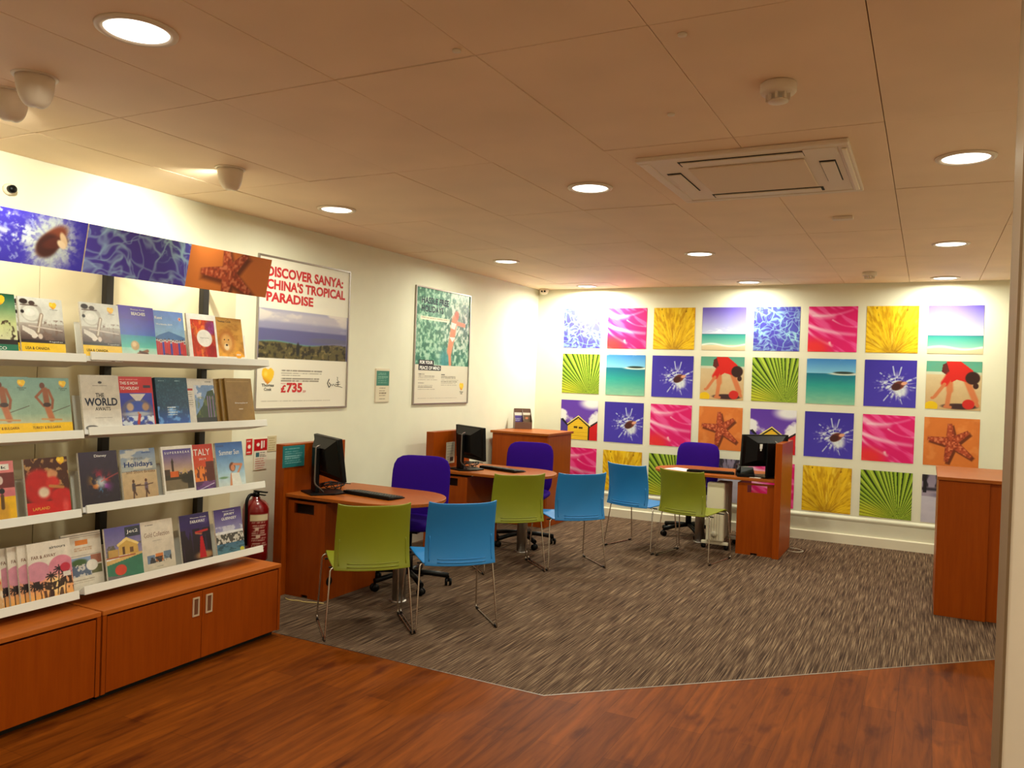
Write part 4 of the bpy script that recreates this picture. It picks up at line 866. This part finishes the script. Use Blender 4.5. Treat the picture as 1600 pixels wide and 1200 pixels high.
brochure('bottle', 2, 2.062, .014, c_bottle, [('.co.uk', .3, .85, .87, .92, 'black', .01)], 'pink and yellow bottle brochure at the left edge of the third shelf')
brochure('xmas', 2, 2.308, .004, c_xmas, [('LAPLAND', .12, .5, .1, .15, 'gold', .01)], 'red festive brochure with a glowing room, third shelf')
brochure('cast', 2, 2.570, .006, c_cast, [('Disney', .4, .72, .88, .94, W_, .01)], 'dark brochure with a colourful starburst, third shelf')
brochure('city', 2, 2.812, .03, c_city, [('JOIN US', .28, .62, .78, .83, 'grey', .01), ('Holidays', .08, .9, .62, .75, 'blue', .02), ('and Short Breaks', .12, .95, .52, .58, 'brown')], 'sandy brochure with two walking figures and blue lettering, third shelf')
brochure('london', 2, 3.048, .02, c_london, [('S U P E R B R E A K', .1, .9, .84, .885, W_, .01)], 'white bordered brochure with a clock tower at dusk, third shelf')
brochure('italy', 2, 3.214, .05, c_italy, [('ITALY', .3, .9, .76, .9, W_, .005), ('2019', .5, .75, .66, .70, W_)], 'orange brochure of a waterfront with white heading, third shelf')
brochure('girl', 2, 3.432, .04, c_girl, [('Summer Sun', .12, .85, .72, .83, W_, .005)], 'blue brochure of a woman shading her eyes, right end of the third shelf')
brochure('edge', 3, 2.008, .004, c_edge, [], 'cream brochure at the left edge of the bottom shelf')
for k in range(4):
    brochure('far', 3, 2.335-.036*(3-k), .006+.015*(3-k), c_far, [('airtours', .5, .88, .86, .905, 'black', .01), ('FAR & AWAY', .08, .64, .72, .78, 'brown', .01)], 'pink palm sunset brochure, %s of the fanned stack on the bottom shelf' % ('rearmost', 'second from back', 'third from back', 'frontmost')[k], .012)
brochure('orange', 3, 2.524, .05, c_orange, [], 'cream brochure with orange block and harbour photo, across the gap on the bottom shelf')
brochure('villa', 3, 2.722, .01, c_villa, [('Jet2', .6, .92, .83, .91, W_)], 'brochure of a lit villa beside a green pool, bottom shelf')
brochure('goldcol', 3, 2.936, .03, c_goldcol, [('Gold Collection', .12, .88, .68, .77, 'brown', -.005)], 'cream brochure with three small pictures, bottom shelf')
brochure('faraway', 3, 3.196, .04, c_faraway, [('FARAWAY', .35, .85, .80, .865, W_, .01), ('Thomas Cook', .35, .9, .9, .925, W_, .01)], 'dark purple brochure with a red dress, bottom shelf')
brochure('jersey', 3, 3.420, .02, c_jersey, [('JERSEY', .34, .74, .84, .90, W_, .01), ('GUERNSEY', .25, .8, .75, .81, W_, .01), ('Thomas Cook', .3, .75, .93, .95, W_, .01)], 'purple brochure of a harbour town, right end of the bottom shelf')

# ------------------------------------------------------------------ desks
def top_outline(xa, xc, y0, y1, sgn):
    r = (y1-y0)/2; cy = (y0+y1)/2; pts = [(xa, y1), (xa, y0)]
    for i in range(25):
        a = -PI/2+PI*i/24; pts.append((xc+sgn*r*math.cos(a), cy+r*math.sin(a)))
    return pts if sgn > 0 else pts[::-1]
def desk(xf, xo, xc, y0, label, sgn=1, ped=.34):
    """xf: face of the tall end panel the top springs from; xo: its outer face; xc: centre of the rounded end"""
    y1 = y0+.745
    t = thing('desk', ((xf+xc)/2, (y0+y1)/2, 0), label, 'desk', 'cherry wood desks with rounded tops')
    MB().box(min(xf, xo), max(xf, xo), y0-.02, y0+.64, 0, 1.062).build('end_panel', M_BEECH, t, world=True, bevel=.002)
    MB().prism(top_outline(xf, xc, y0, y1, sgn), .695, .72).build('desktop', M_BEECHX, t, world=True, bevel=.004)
    xa, xb = (xf+.003, xf+ped) if sgn > 0 else (xf-ped, xf-.003)
    yf = y0+.03; h0, h1 = (xa+.055, xa+.235) if sgn > 0 else (xa+.09, xa+.27)
    b = MB(); n0, n1 = (xa+xb)/2-.03, (xa+xb)/2+.03; zt = .672
    b.box(xa, h0, yf, yf+.018, 0, zt); b.box(h1, xb, yf, yf+.018, 0, zt); b.box(h0, h1, yf, yf+.018, .655, zt)
    b.box(h0, n0, yf, yf+.018, 0, .585) if h0 < n0 else None; b.box(n1, h1, yf, yf+.018, 0, .585) if h1 > n1 else None; b.box(max(n0, h0), min(n1, h1), yf, yf+.018, .02, .585)
    b.build('pedestal_front', M_BEECH, t, world=True)
    xs = xb if sgn > 0 else xa
    sd = MB().box(xs-.018 if sgn > 0 else xs, xs if sgn > 0 else xs+.018, yf+.0185, y0+.62, 0, zt).build('pedestal_side', M_BEECH, t, world=True)
    if sgn > 0:
        MB().lathe([(.0001, .002), (.03, .002), (.032, 0)], (xs+.0002, yf+.06, .13), n=20, axis='x').build('grommet', M_BLACK, sd, world=True)
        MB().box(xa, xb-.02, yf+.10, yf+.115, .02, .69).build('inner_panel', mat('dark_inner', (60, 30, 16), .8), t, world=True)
    cx = xf+sgn*.755 if sgn > 0 else xf-.76; cy = y0+.34
    MB().lathe([(.047, .012), (.047, .695)], (cx, cy, 0), n=24).lathe([(.0001, 0), (.058, 0), (.058, .006), (.05, .013), (.0001, .013)], (cx, cy, 0), n=24).build('column_leg', M_ALU, t, world=True)
    return t
desk(.28, .20, .94, 4.305, 'wooden desk with teal card on its end panel, nearest the camera')
desk(.28, .20, .94, 6.225, 'wooden desk in the middle, in front of the square cupboard')
desk(3.05, 3.11, 2.19, 7.70, 'wooden desk by the picture wall with the heater beneath', -1)

# square corner cupboard
t = thing('corner_cupboard', (.385, 8.05, 0), 'square cherry wood cupboard in the far left corner', 'cupboard')
MB().box(.06, .722, 7.73, 8.37, 0, .974).build('body', M_BEECH, t, world=True, bevel=.002)
MB().box(.04, .742, 7.71, 8.39, .976, 1.0).build('top', M_BEECHX, t, world=True, bevel=.002)
MB().box(.7225, .7245, 7.752, 8.35, .03, .96).build('door', M_BEECH, t, world=True)
MB().box(.08, .702, 7.728, 7.7295, .03, .96).build('side_sheet', M_BEECH, t, world=True)

# wooden counter on the right
t = thing('counter', (4.7, 6.96, 0), 'tall cherry wood counter at the right edge on the carpet', 'counter')
MB().box(4.362, 4.68, 6.495, 7.43, 0, .964).build('body', M_BEECH, t, world=True, bevel=.002)
MB().box(4.681, 5.05, 6.515, 7.43, 0, .964).build('return_panel', M_BEECH, t, world=True, bevel=.002)
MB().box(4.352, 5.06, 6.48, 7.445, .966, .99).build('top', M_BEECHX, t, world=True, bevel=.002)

# ------------------------------------------------------------------ visitor chairs (sitter faces +y)
def back_pt(u, v):
    s = u*2-1; z = .425+v*.385; hw = .222-.006*v+.004*(1-v)
    y = -.192-.085*v**1.4-.065*(1-v)**2.6 - (.052-.006*v)*(1-s*s)
    z += .012*abs(s)**6*v**8
    return Vector((s*hw, y, z))
def seat_pt(u, v):
    s = u*2-1; hw = .222+.006*math.sin(v*PI)
    y = -.205+v*.43; z = .428+.022*v-.012*(1-s*s)-.035*max(0, v-.88)**2/.0144+.02*(max(0, .06-v)/.06)*0
    return Vector((s*hw, y, z))
vc = thing('visitor_chair', (1.188, 4.052, 0), 'lime green chair nearest the camera', 'chair', 'plastic visitor chairs', math.radians(46.5))
bo = MB().grid(back_pt, 20, 18).build('backrest', M_LIME, vc, solid=.009, bevel=.003)
b = MB()
off = Vector((0, -.0055, 0))
for u in (.055, .945): b.tube([back_pt(u, .07+.4*k/8)+off for k in range(9)], .004, 6)
b.tube([back_pt(.16+.68*k/14, .055)+off for k in range(15)], .0045, 6)
b.tube([back_pt(.16+.68*k/14, .105)+off*.9 for k in range(15)], .0035, 6)
b.build('moulded_rib', M_LIME, bo)
MB().grid(seat_pt, 18, 18).build('seat', M_LIME, vc, solid=.009, bevel=.003)
for s in (-1, 1):
    pts = fillet([(s*.12, -.17, .418), (s*.235, -.17, .422), (s*.262, -.235, .006), (s*.262, .235, .006), (s*.245, .185, .425), (s*.12, .19, .425)], .03)
    f = MB().tube(pts, .0055, 8).build('sled_leg', M_STEEL, vc)
    b = MB(); b.lathe([(.008, -.02), (.008, .02)], (s*.262, -.2, .0075), n=8, axis='y'); b.lathe([(.008, -.02), (.008, .02)], (s*.262, .2, .0075), n=8, axis='y'); b.build('glide', M_BLACK, f)
MB().tube([(-.236, -.1, .408), (.236, -.1, .408)], .006, 8).tube([(-.236, .12, .41), (.236, .12, .41)], .006, 8).build('crossbar', M_POST, vc)
BL = {'backrest': M_BLUE, 'seat': M_BLUE, 'moulded_rib': M_BLUE}
R46 = math.radians(46.5)
dup(vc, (1.552, 4.46, 0), R46, 'blue chair nearest the camera, right of the front lime chair', BL)
dup(vc, (1.187, 5.965, 0), R46, 'lime green chair in the middle, at the second desk')
dup(vc, (1.556, 6.385, 0), R46, 'blue chair in the middle, at the second desk', BL)
dup(vc, (1.873, 7.44, 0), math.radians(-15.5), 'blue chair farthest back, in front of the picture wall', BL)
dup(vc, (2.415, 7.31, 0), math.radians(-12), 'lime green chair farthest back, in front of the heater')

# ------------------------------------------------------------------ purple task chairs (sitter faces +y)
tc_ = thing('task_chair', (.85, 5.03, 0), 'purple swivel chair behind the nearest desk', 'chair', 'purple swivel chairs', math.radians(195.7))
def sblob(hx, hy, hz, n=4.0):
    b = MB(); bmesh.ops.create_uvsphere(b.bm, u_segments=40, v_segments=22, radius=1)
    for v in b.bm.verts:
        c = v.co; k = (abs(c.x)**n+abs(c.y)**n)**(1/n); m = math.hypot(c.x, c.y)
        f = m/k if k > 1e-6 else 1
        zz = math.copysign(abs(c.z)**.6, c.z); rr = (1-abs(zz)**3)**(1/3) if abs(zz) < 1 else 0
        d = Vector((c.x, c.y)).normalized() if m > 1e-6 else Vector((0, 0))
        v.co = Vector((d.x*f*rr*hx, d.y*f*rr*hy, zz*hz))
    return b
b = sblob(.24, .235, .042, 4.5); b.xform(Matrix.Translation((0, 0.0, .475))); b.build('seat', M_PURPLE, tc_, smooth=True)
b = sblob(.235, .25, .032, 5.0)
for v in b.bm.verts: v.co.z += .18*v.co.x**2*2.2
b.xform(Matrix.Translation((0, -.235, .705)) @ Matrix.Rotation(math.radians(98-180), 4, 'X')); b.build('backrest', M_PURPLE, tc_, smooth=True)
MB().tube(fillet([(0, -.05, .42), (0, -.30, .42), (0, -.285, .62)], .06), .02, 8).build('back_bracket', M_BLACK, tc_)
MB().lathe([(.03, .10), (.03, .26), (.018, .262), (.018, .42)], n=20).box(-.09, .09, -.1, .1, .41, .437).build('gas_lift', M_BLACK, tc_)
b = MB()
for k in range(5):
    a = k*2*PI/5+.948; c, s = math.cos(a), math.sin(a)
    b.tube([(0, 0, .105), (.16*c, .16*s, .095), (.30*c, .30*s, .075)], .021, 8)
b.build('star_base', M_BLACK, tc_)
for k in range(5):
    a = k*2*PI/5+.948; c, s = math.cos(a), math.sin(a); q = MB()
    for e in (-.016, .016): q.lathe([(.0001, -.009), (.026, -.009), (.029, 0), (.026, .009), (.0001, .009)], (0, e, .029), n=18, axis='y')
    q.box(-.006, .006, -.006, .006, .03, .075)
    q.xform(Matrix.Translation((.30*c, .30*s, 0)) @ Matrix.Rotation(a+.8*k, 4, 'Z')); q.build('castor', M_BLACK, tc_)
dup(tc_, (.87, 6.90, 0), math.radians(193), 'purple swivel chair behind the middle desk')
dup(tc_, (2.09, 8.36, 0), math.radians(175), 'purple swivel chair in front of the picture wall')

# ------------------------------------------------------------------ things on the desks
def monitor(x, y, a, label, tilt=0.0, side=1, hgt=.235):
    """screen faces local -y, stand behind it (+y)"""
    t = thing('monitor', (x, y, .72), label, 'monitor', 'black desk monitors', a)
    MB().prism([(-.13, -.04), (-.09, -.14), (.09, -.14), (.13, -.04), (.11, .13), (-.11, .13)], 0, .012).build('foot', M_BLACK, t, bevel=.003)
    MB().box(-.05, .05, .05, .078, .012, .33, 0, .006).build('stand_column', M_BLACK, t)
    b = MB(); b.tube(fillet([(-.05*side, .02, .014), (-.05*side, .085, .075), (-.05*side, .083, .335), (-.05*side, .05, .345)], .02), .006, 8); b.build('stand_rim', mat('grey_rim', (128, 116, 108), .4, metal=.6), t)
    R = Matrix.Translation((0, 0, hgt)) @ Matrix.Rotation(tilt, 4, 'X')
    b = MB(); b.box(-.255, .255, -.055, -.025, -.14, .165, 0, .004)
    b.xform(R); s = b.build('screen_housing', M_BLACK, t)
    b = MB(); V = [(-.22, -.025, -.11), (.22, -.025, -.11), (.22, -.025, .155), (-.22, -.025, .155), (-.13, .035, -.07), (.13, .035, -.07), (.13, .035, .095), (-.13, .035, .095)]
    vs = [b.bm.verts.new(p) for p in V]
    for f in ((0, 1, 2, 3), (4, 7, 6, 5), (0, 4, 5, 1), (1, 5, 6, 2), (2, 6, 7, 3), (3, 7, 4, 0)): b.bm.faces.new([vs[i] for i in f])
    b.xform(R); b.build('rear_hump', mat('dark_charcoal', (14, 11, 12), .45, spec=.2), s)
    b = MB(); b.box(-.24, .24, -.0563, -.0552, -.125, .15); b.xform(R); b.build('screen', mat('screen_glass', (8, 8, 10), .1), s)
    b = MB(); b.box(.080, .108, .034, .0375, .04, .085); b.box(.087, .101, .034, .0375, .02, .04); b.xform(R); b.build('white_sticker', INK['white'], s)
    return t
monitor(.47, 4.485, math.radians(150), 'black monitor seen from behind on the nearest desk', math.radians(-8))
monitor(.50, 6.43, math.radians(150), 'black monitor seen from behind on the middle desk', math.radians(-3))
monitor(2.93, 7.93, math.radians(226), 'black monitor seen from behind on the desk by the picture wall', math.radians(-4))

def keyboard(x, y, a, label):
    t = thing('keyboard', (x, y, .72), label, 'keyboard', 'black keyboards', a)
    MB().extr([(-.08, .003), (-.08, .010), (.08, .026), (.08, .003)], -.225, .225, 'x').build('case', M_BLACK, t, bevel=.003)
    b = MB()
    for j in range(5):
        for i in range(18):
            if j == 0 and 4 <= i <= 10:
                if i != 4: continue
                b.box(-.215+i*.0239, -.215+(i+7)*.0239-.004, -.068+j*.028, -.045+j*.028, .010+.0028*j, .0165+.0028*j); continue
            b.box(-.215+i*.0239, -.215+(i+1)*.0239-.004, -.068+j*.028, -.045+j*.028, .010+.0028*j, .0165+.0028*j)
    b.build('keys', mat('key_plastic', (28, 26, 28), .5), t)
    return t
keyboard(.825, 4.60, math.radians(172), 'black keyboard on the nearest desk')
keyboard(.78, 6.62, math.radians(164), 'black keyboard on the middle desk')
keyboard(2.41, 7.91, math.radians(190), 'black keyboard on the desk by the picture wall')
# cables
def cable(name, pts, r, m, label):
    P = [Vector(p) for p in pts]; o0 = P[0]
    o = MB().tube(fillet(P, .05, 4), r, 7).build(name, m, loc=tuple(o0), world=True); return tag(o, label, 'cable')
for (cx, cy, lb) in ((.40, 4.66, 'tangle of black cables behind the monitor on the nearest desk'), (.43, 6.60, 'tangle of black cables behind the monitor on the middle desk')):
    b = MB(); rng = random.Random(3)
    for k in range(5):
        pts = [(cx+.09*math.cos(q*1.1+k)+rng.uniform(-.03, .03), cy+.08*math.sin(q*1.3+k*2)+rng.uniform(-.02, .02), .724+.05*abs(math.sin(q*.9+k))) for q in range(7)]
        b.tube(fillet(pts, .05, 4), .0035, 6)
    o = b.build('cable_tangle', M_BLACK, loc=(cx, cy, .72), world=True); tag(o, lb, 'cable', 'cable tangles on the desks')
cable('cable', [(.36, 4.25, .004), (.42, 4.23, .004), (.48, 4.26, .004), (.52, 4.25, .004), (.60, 4.28, .004), (.66, 4.30, .004)], .004, mat('ivory_cable', (206, 176, 110), .5), 'thin ivory cable on the carpet at the nearest desk')
cable('cable', [(3.12, 8.30, .004), (3.2, 8.30, .004), (3.27, 8.22, .004), (3.22, 8.12, .004), (3.12, 8.14, .004)], .004, mat('white_cable', (226, 214, 190), .5), 'white cable loop on the carpet behind the farthest desk')
# cards and papers
def p_teal(A): A.fill((46, 122, 124)); A.lines(.08, .9, (.86, .74, .64, .52, .42, .3, .2), (150, 196, 196), .02)
t = thing('desk_card', (.2805, 4.375, .90), 'teal printed card fixed to the nearest end panel', 'card', None, PI/2); MB().box(-.11, .11, -.003, 0, 0, .152).build('holder', M_TEAL, t); sheet('card_face', .218, .15, p_teal, 40, 30, M_GLOSS, t, -.0038, .001)
def p_cal(A): A.fill((222, 210, 186)); A.lines(.1, .9, tuple(np.linspace(.45, .95, 9)), (160, 146, 126), .012); A.rect(.45, .85, .1, .3, (60, 50, 46)); A.lines(.1, .4, (.2, .3), (90, 80, 76), .02)
t = thing('wall_sheet', (.2805, 6.50, .755), 'cream printed sheet behind the monitor on the middle end panel', 'paper', None, PI/2); MB().box(-.075, .075, -.002, 0, 0, .2).build('sheet_back', M_PAPER, t); sheet('sheet_face', .148, .198, p_cal, 30, 40, M_GLOSS, t, -.0028, .001)
o = MB().box(-.105, .105, -.1485, .1485, 0, .002).build('paper_sheet', INK['white'], loc=(2.12, 7.95, .7203)); o.rotation_euler = (0, 0, 1.2); tag(o, 'white sheet of paper on the desk by the picture wall', 'paper')
t = thing('desk_phone', (2.755, 7.85, .72), 'black desk phone beside the monitor by the picture wall', 'phone', None, .3)
MB().extr([(-.09, 0), (-.09, .03), (.05, .085), (.09, .08), (.09, 0)], -.085, .075, 'x').build('base', M_BLACK, t, bevel=.004); MB().tube(fillet([(-.075, -.07, .05), (-.06, -.02, .082), (-.06, .04, .098), (-.072, .085, .092)], .03), .018, 8).build('handset', M_BLACK, t)
o = MB().box(-.05, .05, -.03, .03, 0, .004).build('card_slip', M_PAPER, loc=(2.86, 7.79, .72)); tag(o, 'small cream slip of paper in front of the farthest monitor', 'paper')

# leaflet holder on the corner cupboard
t = thing('leaflet_holder', (.17, 8.24, 1.0), 'brown leaflet holder on top of the corner cupboard', 'leaflet holder', None, math.radians(38))
MB().extr([(-.05, 0), (-.05, .10), (.05, .22), (.06, .22), (.06, 0)], -.10, -.096, 'x').extr([(-.05, 0), (-.05, .10), (.05, .22), (.06, .22), (.06, 0)], .096, .10, 'x').extr([(-.05, 0), (-.05, .10), (.05, .22), (.06, .22), (.06, 0)], -.002, .002, 'x').box(-.096, .096, .055, .06, 0, .23).box(-.096, .096, -.05, -.046, 0, .08).box(-.096, .096, -.05, .06, 0, .005).build('case', mat('smoked_plastic', (110, 84, 74), .35), t)
def p_l1(A): A.fill((80, 60, 150)); A.rect(0, 1, 0, .3, (220, 206, 180)); A.rect(0, 1, .82, 1, (230, 224, 214)); A.lines(.1, .9, (.6, .5), (230, 226, 236), .03)
def p_l2(A): A.fill((110, 84, 56)); A.ell(.5, .65, .2, .15, (206, 120, 80)); A.rect(0, 1, .86, 1, (226, 216, 200))
for k, (x, p, lb) in enumerate(((-.049, p_l1, 'purple leaflet in the left pocket of the brown holder'), (.049, p_l2, 'brown leaflet in the right pocket of the brown holder'))):
    o = MB().box(-.044, .044, 0, .02, 0, .18).build('leaflet', M_PAPER); sheet('cover', .088, .18, p, 16, 30, M_GLOSS, o, -.0006)
    a = math.radians(38); o.location = (.17+x*math.cos(a)+.0*math.sin(a), 8.24+x*math.sin(a), 1.006); o.rotation_euler = (math.radians(-10), 0, a); tag(o, lb, 'leaflet', 'leaflets in the brown holder')

# oil filled heater under the far desk
t = thing('oil_heater', (2.50, 8.0, 0), 'white oil filled radiator on castors under the farthest desk', 'heater')
b = MB()
for k in range(9): b.box(-.065, .065, -.17+k*.045, -.17+k*.045+.022, .09, .62, 0, .009)
b.box(-.02, .02, -.17, .21, .12, .16); b.box(-.02, .02, -.17, .21, .55, .59); b.build('fins', M_HEAT, t)
hb = MB().box(-.085, .085, -.245, -.175, .075, .645, 0, .018).build('control_box', M_HEAT, t)
b = MB()
for k in range(5): b.box(-.055+k*.024, -.047+k*.024, -.2475, -.2445, .10, .40)
b.build('vent', mat('vent_shadow', (198, 184, 158), .6), hb)
MB().lathe([(.0001, -.262), (.026, -.262), (.03, -.25), (.03, -.244)], (0, 0, .15), n=20, axis='y').build('knob', mat('knob_grey', (190, 178, 154), .4), hb)
for y in (-.20, .17):
    f = MB().box(-.13, .13, y-.02, y+.02, .045, .075, 0, .006).build('foot_bar', M_HEAT, t); q = MB()
    for s in (-.11, .11): q.lathe([(.0001, -.012), (.022, -.012), (.022, .012), (.0001, .012)], (s, y, .023), n=16, axis='y')
    q.build('castor', M_BLACK, f)
